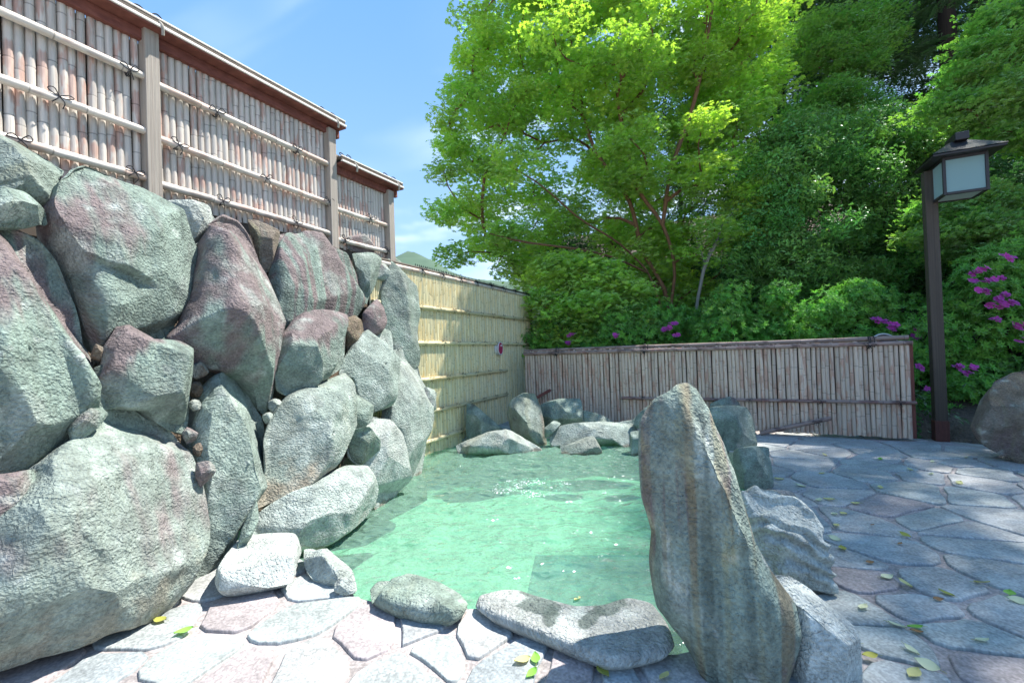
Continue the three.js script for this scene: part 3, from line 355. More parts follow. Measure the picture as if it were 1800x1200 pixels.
rock('large lichen spotted boulder on the bank at the right edge', { o: [[1735, 700], [1760, 668], [1800, 652], [1880, 650], [1900, 830], [1800, 815], [1740, 785], [1722, 752]], g: [1780, 815], n: [-0.3, 0.15, 0.95], tf: 0.25, tb: 0.4, base: 'brown', dark: 0.7, lichen: 0.6, pale: 0.1, olive: 0.4 }, null);
{ // submerged step
  const a = ground(945, 985, -0.2), b = ground(1175, 985, -0.2), c = ground(1190, 1085, -0.2), d = ground(925, 1085, -0.2); const s = new THREE.Shape([a, b, c, d].map((p) => new THREE.Vector2(p.x, -p.z)));
  const g = new THREE.ExtrudeGeometry(s, { depth: 0.42, bevelEnabled: true, bevelSize: 0.02, bevelThickness: 0.02, bevelSegments: 2 }); g.rotateX(-Math.PI / 2); g.translate(0, -0.6, 0);
  const m = shade(new THREE.Mesh(g, std({ map: rep(rockGrain, 1, 1), color: C(0.22, 0.33, 0.34), bumpMap: rep(rockBump, 1, 1), bumpScale: 0.02 }))); m.name = 'stone_step'; scene.add(m); tag(m, 'grey stone step under the water behind the kidney shaped stone', 'step');
}
// ================================================================ BAMBOO FENCES
function bambooGeo(len, rad, seed, k, half = true, seg = 6, bulge = 1.07, gapMin = 0.22, gapMax = 0.42) { // along +y from 0; front towards +z
  const r = rng(seed), rows = [], bow = (r() - 0.5) * 0.012; let y = r() * gapMax; rows.push([0, 1]);
  while (y < len - 0.03) { if (y > 0.03) rows.push([y - 0.014, 1], [y - 0.003, bulge], [y + 0.003, 0.96, 0.42], [y + 0.011, 1]); y += lerp(gapMin, gapMax, r()); } rows.push([len, 1]);
  const pos = [], uv = [], idx = [], col = [], a0 = half ? -Math.PI * 0.56 : -Math.PI, a1 = -a0;
  rows.forEach(([yy, s, dk = 1]) => { const t = 1 - 0.06 * yy / len, o = bow * Math.sin(yy / len * Math.PI); for (let i = 0; i <= seg; i++) { const a = lerp(a0, a1, i / seg); pos.push(Math.sin(a) * rad * s * t + o, yy, Math.cos(a) * rad * s * t); uv.push((k + 0.06 + 0.88 * i / seg) / 8, yy * 0.8 + seed * 0.317); col.push(dk, dk, dk); } });
  for (let j = 0; j < rows.length - 1; j++) for (let i = 0; i < seg; i++) { const a = j * (seg + 1) + i, b = a + 1, c = a + seg + 1, d = c + 1; idx.push(a, b, c, b, d, c); }
  // caps
  for (const e of [0, rows.length - 1]) { const c = pos.length / 3; pos.push(0, rows[e][0], 0); uv.push((k + 0.5) / 8, 0.1); col.push(0.8, 0.7, 0.6); for (let i = 0; i < seg; i++) { const a = e * (seg + 1) + i; e ? idx.push(c, a, a + 1) : idx.push(c, a + 1, a); } }
  return geom(pos, idx, uv, col);
}
const pole = (len, rad, seed, k = seed % 8) => bambooGeo(len, rad, seed, k, false, 9, 1.06, 0.28, 0.42); // a whole cane along +y
const knotGeos = [1, 2, 3, 4].map((s) => { const r = rng(400 + s), j = () => (r() - 0.5) * 0.03, R = 0.0045, g = [];
  for (const k of [-0.007, 0.007]) { const t = new THREE.TorusGeometry(0.037, R, 5, 14); t.rotateY(Math.PI / 2); t.translate(k, 0, -0.01); g.push(t); }
  g.push(new THREE.SphereGeometry(0.014, 7, 5).translate(0, 0.008, 0.03));
  g.push(tube([V(0, 0.01, 0.034), V(-0.04 + j(), 0.055 + j(), 0.045), V(-0.075 + j(), 0.03 + j(), 0.04), V(-0.03, 0.012, 0.036), V(0, 0.008, 0.034)], R, 14, 5));
  g.push(tube([V(0, 0.01, 0.034), V(0.05 + j(), 0.05 + j(), 0.05), V(0.085 + j(), 0.02 + j(), 0.045), V(0.04, 0.004, 0.036), V(0, 0.006, 0.034)], R, 14, 5));
  g.push(tube([V(0, 0.006, 0.035), V(0.02 + j(), -0.04, 0.045), V(0.03 + j(), -0.09 + j(), 0.03)], R, 8, 5)); g.push(tube([V(0, 0.006, 0.035), V(-0.02 + j(), -0.03, 0.045), V(-0.035 + j(), -0.07 + j(), 0.032)], R, 8, 5));
  return mergeGeometries(g.map((q) => { const t = q.index ? q.toNonIndexed() : q; return t; })); });
let knotN = 0;
function knot(parent, s, y, o, k = 1) { const m = part('twine_knot', knotGeos[knotN++ % 4], M.twine, parent); m.position.set(s, y, o); m.scale.setScalar(k); m.rotation.z = ((knotN * 37) % 10 - 5) * 0.05; return m; }
function rail(parent, s0, s1, y0, y1, o, rad, mat, seed) { const l = Math.hypot(s1 - s0, y1 - y0), m = part('rail', pole(l, rad, seed), mat, parent); m.position.set(s0, y0, o); m.rotation.z = -Math.PI / 2 + Math.atan2(y1 - y0, s1 - s0); return m; }

{ // upper fence: local x = s, y = up, z = out
  const frame = (o) => { o.position.set(up0.x, 0, up0.z); o.rotation.y = Math.PI / 2 - upA; return o; };
  const f = frame(thing('bamboo_fence', 'tall weathered bamboo fence with eaves and black ties on top of rock wall', 'fence'));
  const f2 = frame(thing('bamboo_fence', 'short stepped down bamboo fence panel at the far end of rock wall', 'fence'));
  const Y = KY, S = (s) => s * KS;
  const posts = [[f, S(-2.6), 3.87], [f, S(-0.93), 3.80], [f2, S(0.0) - 0.03, 3.40]];
  for (const [p, s, top] of posts) { const t = Y(top); part('post', box(0.1, t - 2.2, 0.1, s, (t + 2.2) / 2, 0.035), M.postWood, p); }
  const variants = (len, n, seed, rad) => Array.from({ length: n }, (_, i) => bambooGeo(len, rad, seed + i, i % 8));
  const r = rng(71);
  const v1 = variants(1.34, 16, 500, 0.0275), v3 = variants(0.95, 8, 540, 0.025);
  for (const [a, b] of [[S(-3.9), S(-2.6) - 0.05], [S(-2.6) + 0.05, S(-0.93) - 0.05]]) { const n = Math.round((b - a) / 0.053); for (let i = 0; i < n; i++) { const m = part('bamboo_slat', v1[Math.floor(r() * 16)], M.bambooPale, f); m.position.set(lerp(a, b, (i + 0.5) / n), 2.62 + 0.03 * r(), 0.004 * r() - 0.02); m.scale.x = m.scale.z = (b - a) / n / 0.053 * (0.93 + 0.1 * r()); m.rotation.z = 0.006 * (r() - 0.5); } }
  { const a = S(-0.93) + 0.05, b = S(0) - 0.08, n = 18; for (let i = 0; i < n; i++) { const m = part('bamboo_slat', v3[Math.floor(r() * 8)], M.bambooPale, f2); m.position.set(lerp(a, b, (i + 0.5) / n), 2.6 + 0.02 * r(), 0.004 * r() - 0.02); m.scale.x = m.scale.z = (b - a) / n / 0.05; } }
  part('backing_board', box(3.2, 1.36, 0.02, S(-2.4), 3.2, -0.055), M.darkWood, f); part('backing_board', box(0.95, 0.96, 0.02, S(-0.47), 2.99, -0.055), M.darkWood, f2);
  part('base_board', box(3.1, 0.46, 0.03, S(-2.42), 2.46, -0.02), M.darkWood, f); part('base_board', box(0.92, 0.5, 0.03, S(-0.47), 2.38, -0.02), M.darkWood, f2);
  let sd = 600;
  for (const [ya, yb] of [[3.48, 3.41], [3.075, 2.99], [2.73, 2.67]]) { rail(f, S(-3.9), S(-2.6) - 0.05, Y(ya + 0.015), Y(ya), 0.045, 0.03, M.bambooRail, sd++); rail(f, S(-2.6) + 0.05, S(-0.93) - 0.03, Y(ya - 0.02), Y(yb), 0.045, 0.03, M.bambooRail, sd++); }
  for (const y of [2.96, 2.63]) rail(f2, S(-0.93) + 0.05, S(0) - 0.06, Y(y), Y(y), 0.04, 0.026, M.bambooRail, sd++);
  for (const [s, y] of [[-2.735, 3.465], [-3.12, 3.09], [-2.72, 2.735], [-2.13, 3.435], [-1.36, 3.41], [-2.43, 3.045], [-1.7, 3.02], [-0.99, 2.995], [-2.1, 2.70], [-1.4, 2.685], [-3.3, 2.74]]) knot(f, S(s), Y(y), 0.045, 0.78);
  for (const [s, y] of [[-0.38, 2.96], [-0.78, 2.63], [-0.1, 2.63]]) knot(f2, S(s), Y(y), 0.04, 0.85);
  // eaves: lintel, roof boards, battens, ridge
  const eaves = (p, a, b, t, seed) => { const l = b - a, m = (a + b) / 2;
    part('lintel', box(l, 0.085, 0.05, m, t - 0.022, 0.02), M.redWood, p);
    part('roof_board', box(l, 0.018, 0.27, m, t + 0.03, 0.02), M.redWood, p);
    part('eave_batten', box(l, 0.024, 0.03, m, t + 0.048, 0.15), M.bambooPlain, p); part('roof_board', box(l, 0.036, 0.26, m, t + 0.082, 0.015), M.darkWood, p);
    part('eave_batten', box(l, 0.014, 0.02, m, t + 0.108, 0.14), M.bambooPlain, p); const rg = part('ridge_pole', pole(l, 0.032, seed), M.darkWood, p); rg.position.set(a, t + 0.135, 0); rg.rotation.z = -Math.PI / 2; };
  eaves(f, S(-3.9), S(-0.93) + 0.14, Y(3.81), 701); eaves(f2, S(-0.93) + 0.06, S(0) + 0.14, Y(3.42), 702);
  for (const [p, s, y] of [[f, -2.6, 3.93], [f, -0.95, 3.92], [f2, -0.7, 3.53], [f2, 0.0, 3.53]]) { const m = knot(p, S(s), Y(y), 0.02, 1.25); m.rotation.x = -0.7; const t = part('tie_cord', mergeGeometries([tube([V(0, 0.14, 0.02), V(0.02, 0.11, 0.11), V(0.035, 0.05, 0.165), V(0.045, -0.01, 0.15)], 0.012, 10, 6), tube([V(0, 0.14, 0.02), V(-0.01, 0.12, -0.06), V(0, 0.07, -0.12)], 0.012, 8, 6)]), std({ color: C(0.3, 0.28, 0.24) }), p); t.position.set(S(s), Y(3.81) + (p === f2 ? Y(3.42) - Y(3.81) : 0), 0); }
}
{ // yellow wall
  const a = 26 * Math.PI / 180, p0 = at(887, 740, 8.5), f = thing('bamboo_wall', 'tall yellow bamboo screen wall with five cream rails behind the pool', 'wall'); f.position.set(p0.x, 0, p0.z); f.rotation.y = Math.PI / 2 - a;
  const s0 = -3.4, s1 = 1.36, g = []; let i = 0; const top = 2.47;
  for (let s = s0; s < s1; s += 0.031, i++) { const q = bambooGeo(top + 0.25, 0.0158, 800 + i % 24, i % 8, true, 4, 1.05, 0.2, 0.5); q.translate(s, -0.25, 0); g.push(q); }
  const sl = part('bamboo_strips', mergeGeometries(g), M.bambooYellow, f, 'fine vertical yellow bamboo strips'); sl.userData.kind = 'stuff';
  part('backing_board', box(s1 - s0 + 0.02, top + 0.2, 0.03, (s0 + s1) / 2, top / 2 - 0.12, -0.03), M.darkWood, f);
  part('end_post', box(0.06, top + 0.1, 0.09, s1 + 0.02, top / 2, -0.01), M.darkWood, f);
  let sd = 830; const rails = [[2.0, s0, s1, 1.96], [1.505, s0, s1, 1.455], [1.0, s0, 0.09, 0.96], [0.54, s0, 0.06, 0.515], [0.12, s0, -1.25, 0.12]];
  for (const [ya, sa, sb, yb] of rails) { const slope = (yb - ya) / 3.9; rail(f, sa, sb, ya, ya + slope * (sb - sa), 0.035, 0.031, M.bambooCream, sd++); for (let s = sa + 0.9 + (sd % 3) * 0.1; s < sb; s += 0.42) knot(f, s, ya + slope * (s - sa), 0.035, 0.62); }
  rail(f, s0, s1, top + 0.03, top - 0.01, 0.01, 0.03, M.bambooRail, sd++); const cp = rail(f, s0, s1, top + 0.075, top + 0.035, -0.01, 0.026, M.darkWood, sd++); cp.name = 'cap_pole';
  for (let s = s0 + 1; s < s1; s += 0.5) knot(f, s, top + 0.04, 0.01, 0.9);
  // pegs along the top pole
  const pg = mergeGeometries(Array.from({ length: 60 }, (_, k) => new THREE.CylinderGeometry(0.006, 0.006, 0.035, 5).translate(s0 + 0.9 + k * 0.045, top + 0.105 - k * 0.0005, -0.01))); part('cap_spikes', pg, M.twine, f).userData.kind = 'stuff';
  // crimson disc
  const dsc = thing('wall_disc', 'round crimson disc with white rim fixed on yellow bamboo wall', 'disc'); const dp = V(-0.22, 1.38, 0.075).applyAxisAngle(V(0, 1, 0), f.rotation.y).add(f.position); dsc.position.copy(dp); dsc.rotation.y = f.rotation.y + 0.1;
  part('rim', new THREE.TorusGeometry(0.112, 0.014, 8, 28), std({ color: C(0.55, 0.5, 0.52), roughness: 0.4 }), dsc); part('face', new THREE.CylinderGeometry(0.108, 0.108, 0.02, 28).rotateX(Math.PI / 2), new THREE.MeshPhysicalMaterial({ color: C(0.5, 0.03, 0.12), roughness: 0.25, clearcoat: 0.6 }), dsc); part('housing', new THREE.CylinderGeometry(0.1, 0.12, 0.06, 24).rotateX(Math.PI / 2).translate(0, 0, -0.035), std({ color: C(0.6, 0.6, 0.6) }), dsc); part('knob', new THREE.SphereGeometry(0.018, 10, 8).translate(0, 0.05, 0.02), std({ color: C(0.6, 0.45, 0.5), roughness: 0.3 }), dsc);
}
{ // low fence on the right: local x runs from the right end towards the corner
  const f = thing('bamboo_fence', 'low grey brown bamboo fence between the paving and the shrubs', 'fence'); f.position.set(fenceR.x, 0, fenceR.z); f.rotation.y = Math.atan2(fenceN.x, fenceN.z);
  const W = 5.55, r = rng(91), vs = Array.from({ length: 20 }, (_, i) => bambooGeo(1.26, 0.0275, 900 + i, i % 8)), n = 104;
  for (let i = 0; i < n; i++) { const m = part('bamboo_slat', vs[Math.floor(r() * 20)], M.bambooGrey, f); m.position.set(-(i + 0.5) / n * W, 0.035 + 0.02 * r(), 0.006 * r()); m.scale.x = m.scale.z = W / n / 0.0535 * (0.9 + 0.16 * r()); m.rotation.z = 0.012 * (r() - 0.5); }
  part('backing_board', box(W, 1.18, 0.02, -W / 2, 0.66, -0.05), M.darkWood, f); part('end_post', box(0.05, 1.26, 0.07, 0.012, 0.67, -0.02), M.redWood, f);
  for (const s of [-1.85, -3.7, -5.5]) part('rear_post', box(0.08, 1.3, 0.08, s, 0.6, -0.12), M.darkWood, f);
  const rr = (a, b, y0, y1, o, rad, sd, nm) => { const m = rail(f, a, b, y0, y1, o, rad, M.bambooDarkRail, sd); if (nm) m.name = nm; return m; };
  rr(-W, 0.03, 1.262, 1.275, 0.035, 0.03, 951); rr(-W, -1.9, 1.315, 1.335, -0.005, 0.028, 952, 'top_rail'); rr(-2.75, 0.0, 1.326, 1.345, 0.0, 0.033, 953, 'top_rail'); rr(-W, 0, 1.265, 1.28, -0.04, 0.03, 954);
  rr(-3.75, 0.04, 0.485, 0.505, 0.05, 0.024, 955);
  for (const s of [-0.42, -3.35, -4.9]) { const k = part('tie_cord', mergeGeometries([0, 0.018, 0.06].map((d) => { const t = new THREE.TorusGeometry(0.062, 0.0055, 5, 20); t.scale(0.75, 1.15, 1); t.rotateY(Math.PI / 2); t.translate(d, 0, 0); return t; })), M.twine, f); k.position.set(s, 1.3, 0.01); knot(f, s, 1.24, 0.045, 0.8); }
  for (const s of [-0.12, -0.98, -1.85, -2.6, -3.4]) knot(f, s, 0.495, 0.05, 0.6);
  const br = thing('bamboo_pole', 'loose weathered bamboo pole slanting from paving to foot of low fence', 'pole'); const a = ground(1337, 765).add(V(0, 0.03, 0)), b = at(1462, 735, 6.15); const dir = b.clone().sub(a), cane = part('cane', pole(dir.length(), 0.032, 960), M.bambooDarkRail, br); br.position.copy(a); br.quaternion.setFromUnitVectors(V(0, 1, 0), dir.normalize()); const kk = knot(br, 0, dir.length() * 0.72, 0.0, 0.7); kk.rotation.z = Math.PI / 2;
  const b2 = thing('broken_stake', 'short broken wooden stake leaning on low fence above egg shaped rock', 'stake'); const q0 = at(938, 702, 8.15), q1 = at(968, 685, 8.25), d2 = q1.clone().sub(q0); b2.position.copy(q0); b2.quaternion.setFromUnitVectors(V(0, 1, 0), d2.clone().normalize()); part('stake', box(0.05, d2.length(), 0.05, 0, d2.length() / 2, 0), M.redWood, b2);
  // round lid behind the fence
  const lid = thing('round_mirror', 'round dark disc with pale rim peeping over the right end of low fence', 'mirror'); lid.position.copy(at(1554, 616, 6.45)); part('rim', new THREE.TorusGeometry(0.235, 0.012, 8, 40), std({ color: C(0.5, 0.52, 0.52), roughness: 0.4 }), lid); part('face', new THREE.CylinderGeometry(0.23, 0.23, 0.015, 40).rotateX(Math.PI / 2), std({ color: C(0.03, 0.04, 0.06), roughness: 0.25 }), lid); part('stem', new THREE.CylinderGeometry(0.02, 0.02, 1.0, 8).translate(0, -0.7, -0.02), M.darkMetal, lid);
}
{ // lamp post with lantern
  const t = thing('street_lamp', 'dark wooden post lamp with square frosted glass lantern beside low fence', 'lamp'), yaw = -0.46; t.position.set(5.53, 0, -5.93); t.rotation.y = yaw;
  part('post', box(0.13, 3.5, 0.13, 0, 1.75, 0, 0.01), M.darkWood, t); part('base_sleeve', box(0.145, 0.27, 0.145, 0, 0.12, 0, 0.008), M.rust, t);
  const w = 0.42, h = 0.46, y0 = 3.07, cx = 0.22, cz = 0.2, e = 0.032, fr = [];
  for (const sx of [-1, 1]) for (const sz of [-1, 1]) fr.push(box(e, h, e, cx + sx * (w / 2 - e / 2), y0 + h / 2, cz + sz * (w / 2 - e / 2), 0.004));
  for (const s of [-1, 1]) for (const y of [y0, y0 + h - e]) { fr.push(box(w - 2 * e, e, e, cx, y + e / 2, cz + s * (w / 2 - e / 2), 0.004), box(e, e, w - 2 * e, cx + s * (w / 2 - e / 2), y + e / 2, cz, 0.004)); }
  const lan = part('lantern_frame', mergeGeometries(fr), M.darkMetal, t);
  const gm = new THREE.MeshPhysicalMaterial({ color: C(0.33, 0.50, 0.49), roughness: 0.9, transmission: 0.4, thickness: 0 });
  for (const s of [-1, 1]) { part('glass_pane', box(w - 2 * e, h - 2 * e, 0.006, cx, y0 + h / 2, cz + s * (w / 2 - e / 2), 0.002), gm, lan); part('glass_pane', box(0.006, h - 2 * e, w - 2 * e, cx + s * (w / 2 - e / 2), y0 + h / 2, cz, 0.002), gm, lan); }
  part('glass_pane', box(w - 2 * e, 0.006, w - 2 * e, cx, y0 + e / 2, cz, 0.002), gm, lan);
  const roof = new THREE.CylinderGeometry(0.1, 0.455, 0.19, 4, 1); roof.rotateY(Math.PI / 4); roof.scale(1.05, 1, 1.05); roof.translate(cx, y0 + h + 0.125, cz); const rf = part('roof', mergeGeometries([roof, box(0.66, 0.026, 0.66, cx, y0 + h + 0.012, cz, 0.006).toNonIndexed()].map((g) => g.index ? g.toNonIndexed() : g)), M.darkMetal, t); part('ridge_cap', box(0.13, 0.1, 0.34, cx, y0 + h + 0.25, cz, 0.01), M.darkMetal, t);
}
// ================================================================ VEGETATION
function leafShape(kind) {
  const pos = [], idx = []; const tri = (a, b, c) => { const k = pos.length / 3; pos.push(...a, ...b, ...c); idx.push(k, k + 1, k + 2); };
  if (kind === 'maple') { [[-1.45, 0.55], [-0.75, 0.85], [0, 1], [0.75, 0.85], [1.45, 0.55]].forEach(([a, l], i) => { const s = Math.sin(a), c = Math.cos(a), w = 0.15, dr = -0.10 * l; const tip = [s * l, dr - 0.05, c * l], L1 = [s * l * 0.45 - c * w, 0, c * l * 0.45 + s * w], R1 = [s * l * 0.45 + c * w, 0, c * l * 0.45 - s * w]; tri([0, 0.03, 0], L1, tip); tri([0, 0.03, 0], tip, R1); }); }
  else { const w = kind === 'narrow' ? 0.16 : kind === 'needle' ? 0.07 : 0.23; const a = [0, 0, 0], b = [0, 0.03, 0.42], t = [0, -0.1, 1], l = [-w, 0.10, 0.45], r = [w, 0.10, 0.45]; tri(a, l, b); tri(a, b, r); tri(l, t, b); tri(b, t, r); }
  const g = geom(pos, idx); return g;
}
function spray(kind, n, size, spread, seed, mode) {
  const r = rng(seed), leaf = leafShape(kind), gs = [], q = new THREE.Quaternion(), m = new THREE.Matrix4();
  for (let i = 0; i < n; i++) {
    const g = leaf.clone(), s = size * (0.7 + 0.6 * r()), p = V(); let e;
    if (mode === 'rosette') { const a = i * 2.4, tilt = -0.25 - 0.55 * (i / n) + 0.1 * r(); e = new THREE.Euler(tilt, a, 0, 'YXZ'); p.set(0, 0.01 * i / n, 0); }
    else if (mode === 'frond') { const t = i / n, sd = i % 2 ? 1 : -1; e = new THREE.Euler(0.15 * (r() - 0.5), sd * (0.6 + 0.35 * r()), sd * 0.1); p.set(0, -0.05 * t * t * spread, t * spread); }
    else { const a = r() * 6.283, d = Math.sqrt(r()) * spread; p.set(Math.cos(a) * d, (r() - 0.5) * spread * 0.35, Math.sin(a) * d); e = new THREE.Euler((r() - 0.4) * 0.9, r() * 6.283, (r() - 0.5) * 0.9, 'YXZ'); }
    q.setFromEuler(e); m.compose(p, q, V(s, s, s)); g.applyMatrix4(m); gs.push(g);
  }
  const g = mergeGeometries(gs); g.computeVertexNormals(); return g;
}
const SP = { maple: spray('maple', 8, 0.07, 0.19, 11), mapleFine: spray('maple', 9, 0.058, 0.18, 12), rosette: spray('narrow', 9, 0.07, 0, 13, 'rosette'), camellia: spray('oval', 7, 0.085, 0.14, 14), broad: spray('oval', 12, 0.1, 0.3, 15), big: spray('oval', 16, 0.13, 0.55, 17), frond: spray('needle', 26, 0.16, 0.42, 16, 'frond') };
// clusters: [{c: Vector3, r: [rx, ry, rz]}]
function crown(parent, clusters, per, geo, mat, o) {
  const r = rng(o.seed), list = [], total = clusters.length * per, im = new THREE.InstancedMesh(geo, mat, total), q = new THREE.Quaternion(), m = new THREE.Matrix4(), e = new THREE.Euler(), col = new THREE.Color(), p = V(), s = V(); let k = 0;
  for (const c of clusters) { const hue = (r() - 0.5), br = 0.85 + 0.3 * r();
    for (let i = 0; i < per; i++) {
      let x, y, z, l; do { x = 2 * r() - 1; y = 2 * r() - 1; z = 2 * r() - 1; l = x * x + y * y + z * z; } while (l > 1 || l < (o.hollow ?? 0));
      p.set(c.c.x + x * c.r[0], c.c.y + y * c.r[1] - (o.droop ?? 0) * (x * x + z * z) * c.r[1], c.c.z + z * c.r[2]);
      if (o.min && !o.min(p)) { p.y = -50; }
      e.set((r() - 0.5) * 2 * (o.tilt ?? 0.6), r() * 6.283, (r() - 0.5) * 2 * (o.tilt ?? 0.6), 'YXZ'); if (o.out) { q.setFromUnitVectors(V(0, 1, 0), V(x, y * 0.8 + 0.55, z).normalize()); const q2 = new THREE.Quaternion().setFromEuler(e); q.multiply(q2); } else q.setFromEuler(e);
      const sc = (o.size ?? 1) * (0.7 + 0.6 * r()); s.set(sc, sc, sc); m.compose(p, q, s); im.setMatrixAt(k, m);
      const v = br * (0.8 + 0.4 * r()), h = hue * (o.hue ?? 0.3) + 0.15 * (r() - 0.5); col.setRGB(v * (1 + h), v, v * (1 - 0.3 * h)); im.setColorAt(k, col); k++;
    } }
  im.name = o.name ?? 'crown'; im.userData.kind = 'stuff'; shade(im); parent.add(im); return im;
}
function skeleton(parent, stems, clusters, mat, o = {}) { // stems: lists of [Vector3], thickest first; each cluster is reached by a curved limb
  const r = rng(o.seed ?? 3), nodes = []; const add = (p, par) => { nodes.push({ p, par, w: 0 }); return nodes.length - 1; };
  for (const st of stems) { let par = -1; const cv = new THREE.CatmullRomCurve3(st), n = Math.max(4, Math.round(cv.getLength() / 0.35)); for (let i = 0; i <= n; i++) par = add(cv.getPoint(i / n), par); }
  const root = stems[0][0], order = clusters.map((c) => c.c).sort((a, b) => a.distanceTo(root) - b.distanceTo(root));
  for (const c of order) { let best = 0, bd = 1e9; nodes.forEach((nd, i) => { const d = nd.p.distanceTo(c) + (nd.p.y > c.y - 0.1 ? 0.8 * (nd.p.y - c.y + 0.1) : 0) + 0.12 * nd.p.distanceTo(root); if (d < bd) { bd = d; best = i; } });
    const a = nodes[best].p, d = c.distanceTo(a), n = Math.max(2, Math.round(d / 0.4)), par0 = nodes[best].par >= 0 ? nodes[nodes[best].par].p : a.clone().add(V(0, -0.3, 0)), dir = a.clone().sub(par0).normalize().multiplyScalar(d * 0.35); let par = best;
    for (let i = 1; i <= n; i++) { const t = i / n, p = a.clone().lerp(c, t).addScaledVector(dir, 1.8 * t * (1 - t)).add(V((r() - 0.5), (r() - 0.5), (r() - 0.5)).multiplyScalar(0.09 * d * (1 - t))); par = add(p, par); } }
  for (let i = nodes.length - 1; i >= 0; i--) { nodes[i].w += 1 * (o.tip ?? 1); if (nodes[i].par >= 0) nodes[nodes[i].par].w += nodes[i].w * 0.86; }
  const R = (w) => (o.k ?? 0.006) * Math.pow(w, 0.5) + 0.003, pos = [], idx = [], uv = [];
  nodes.forEach((nd, i) => { if (nd.par < 0) return; const a = nodes[nd.par], ra = Math.min(R(a.w), R(nd.w) * 1.5), rb = R(nd.w), d = nd.p.clone().sub(a.p), l = d.length(); if (l < 1e-4) return; d.normalize(); const x = Math.abs(d.y) > 0.9 ? V(1, 0, 0) : V(0, 1, 0); const u = x.clone().cross(d).normalize(), v = d.clone().cross(u), K = rb > 0.03 ? 9 : 5, b0 = pos.length / 3; for (const [c, rad, t] of [[a.p, ra, 0], [nd.p.clone().addScaledVector(d, rb * 0.5), rb, 1]]) for (let k = 0; k <= K; k++) { const an = k / K * 6.283, q = c.clone().addScaledVector(u, Math.cos(an) * rad).addScaledVector(v, Math.sin(an) * rad); pos.push(q.x, q.y, q.z); uv.push(k / K, t * l * 2 + i); } for (let k = 0; k < K; k++) { const q = b0 + k; idx.push(q, q + 1, q + K + 1, q + 1, q + K + 2, q + K + 1); } });
  return part(o.name ?? 'trunk', geom(pos, idx, uv), mat, parent);
}
const inPx = (p, poly) => inside(p, poly);
function pxClusters(poly, n, z0, z1, rad, seed, flat = 0.6, depthFn) { const r = rng(seed), out = []; let xs = poly.map((p) => p[0]), ys = poly.map((p) => p[1]); const x0 = Math.min(...xs), x1 = Math.max(...xs), y0 = Math.min(...ys), y1 = Math.max(...ys); let g = 0; while (out.length < n && g++ < 20000) { const p = [lerp(x0, x1, r()), lerp(y0, y1, r())]; if (!inPx(p, poly)) continue; const e = nearestOn(p, poly)[1], zm = (z0 + z1) / 2, half = (z1 - z0) / 2 * Math.sqrt(clamp(e / 160, 0.08, 1)); const Z = zm + (2 * r() - 1) * half, R = rad * (0.7 + 0.6 * r()); out.push({ c: at(p[0], p[1], Z), r: [R, R * flat, R] }); } return out; }
{ // the maple
  const t = thing('maple_tree', 'large bright green maple with spreading bare limbs behind yellow wall', 'tree');
  const Zt = 10.2, P = (x, y, z = Zt) => at(x, y, z);
  const poly = [[850, -260], [842, -60], [838, 20], [842, 95], [808, 180], [790, 262], [800, 330], [797, 385], [815, 425], [872, 455], [930, 505], [960, 560], [1040, 590], [1150, 575], [1240, 510], [1310, 420], [1335, 330], [1352, 200], [1350, 60], [1330, -260]];
  let cl = pxClusters(poly, 330, 8.3, 12.6, 0.62, 21, 0.5).filter((c) => c.c.y > 1.55);
  const hole = [[1040, 470], [1075, 330], [1150, 300], [1205, 400], [1235, 560], [1110, 590]], toPx = (p) => { const v = p.clone().applyMatrix4(camera.matrixWorldInverse); return [900 - F * v.x / v.z, 600 + F * v.y / v.z]; };
  const rt = rng(22); cl = cl.filter((c) => (c.c.z < -10.4 || !inside(toPx(c.c), hole)) && (c.c.z < -10 || rt() > 0.55)); cl.push(...pxClusters([[925, 470], [1000, 450], [1090, 480], [1150, 560], [1120, 600], [1000, 610], [935, 590]], 46, 8.9, 10.2, 0.5, 24, 0.4)); cl.push(...pxClusters(poly, 110, 11.6, 13.4, 0.7, 23, 0.5).filter((c) => c.c.y > 2.2));
  for (const [x, y] of [[790, 215], [800, 255], [782, 372], [800, 450], [780, 300], [830, 100], [855, 60]]) cl.push({ c: P(x, y, 10), r: [0.42, 0.26, 0.4] });
  const b = P(1168, 560), base = V(b.x, bankY(b.x, b.z) - 0.1, b.z);
  skeleton(t, [[base, P(1166, 560), P(1140, 480), P(1118, 455), P(1085, 425, 9.9), P(1020, 385, 9.6), P(980, 350, 9.4)], [base.clone().add(V(0.25, 0, 0.1)), P(1180, 545), P(1186, 470), P(1165, 395), P(1120, 330), P(1100, 250), P(1075, 120)], [base.clone().add(V(0.15, 0, -0.15)), P(1172, 520, 10.4), P(1130, 440, 10.6), P(1105, 350, 10.7), P(1040, 250, 10.8), P(1010, 100, 10.8)], [P(1165, 395), P(1180, 300), P(1220, 180), P(1245, 60), P(1265, -80)], [P(1140, 480), P(1085, 455, 9.8), P(1030, 440, 9.4), P(920, 425, 9.2), P(860, 410, 9.2)]], cl, M.bark, { seed: 4, k: 0.0085, tip: 1 });
  crown(t, cl, 70, SP.maple, L.maple, { seed: 5, tilt: 0.5, hue: 0.2, size: 1.15 });
}
const midGreen = leafMat(0.20, 0.45, 0.045, 0.55, 1);
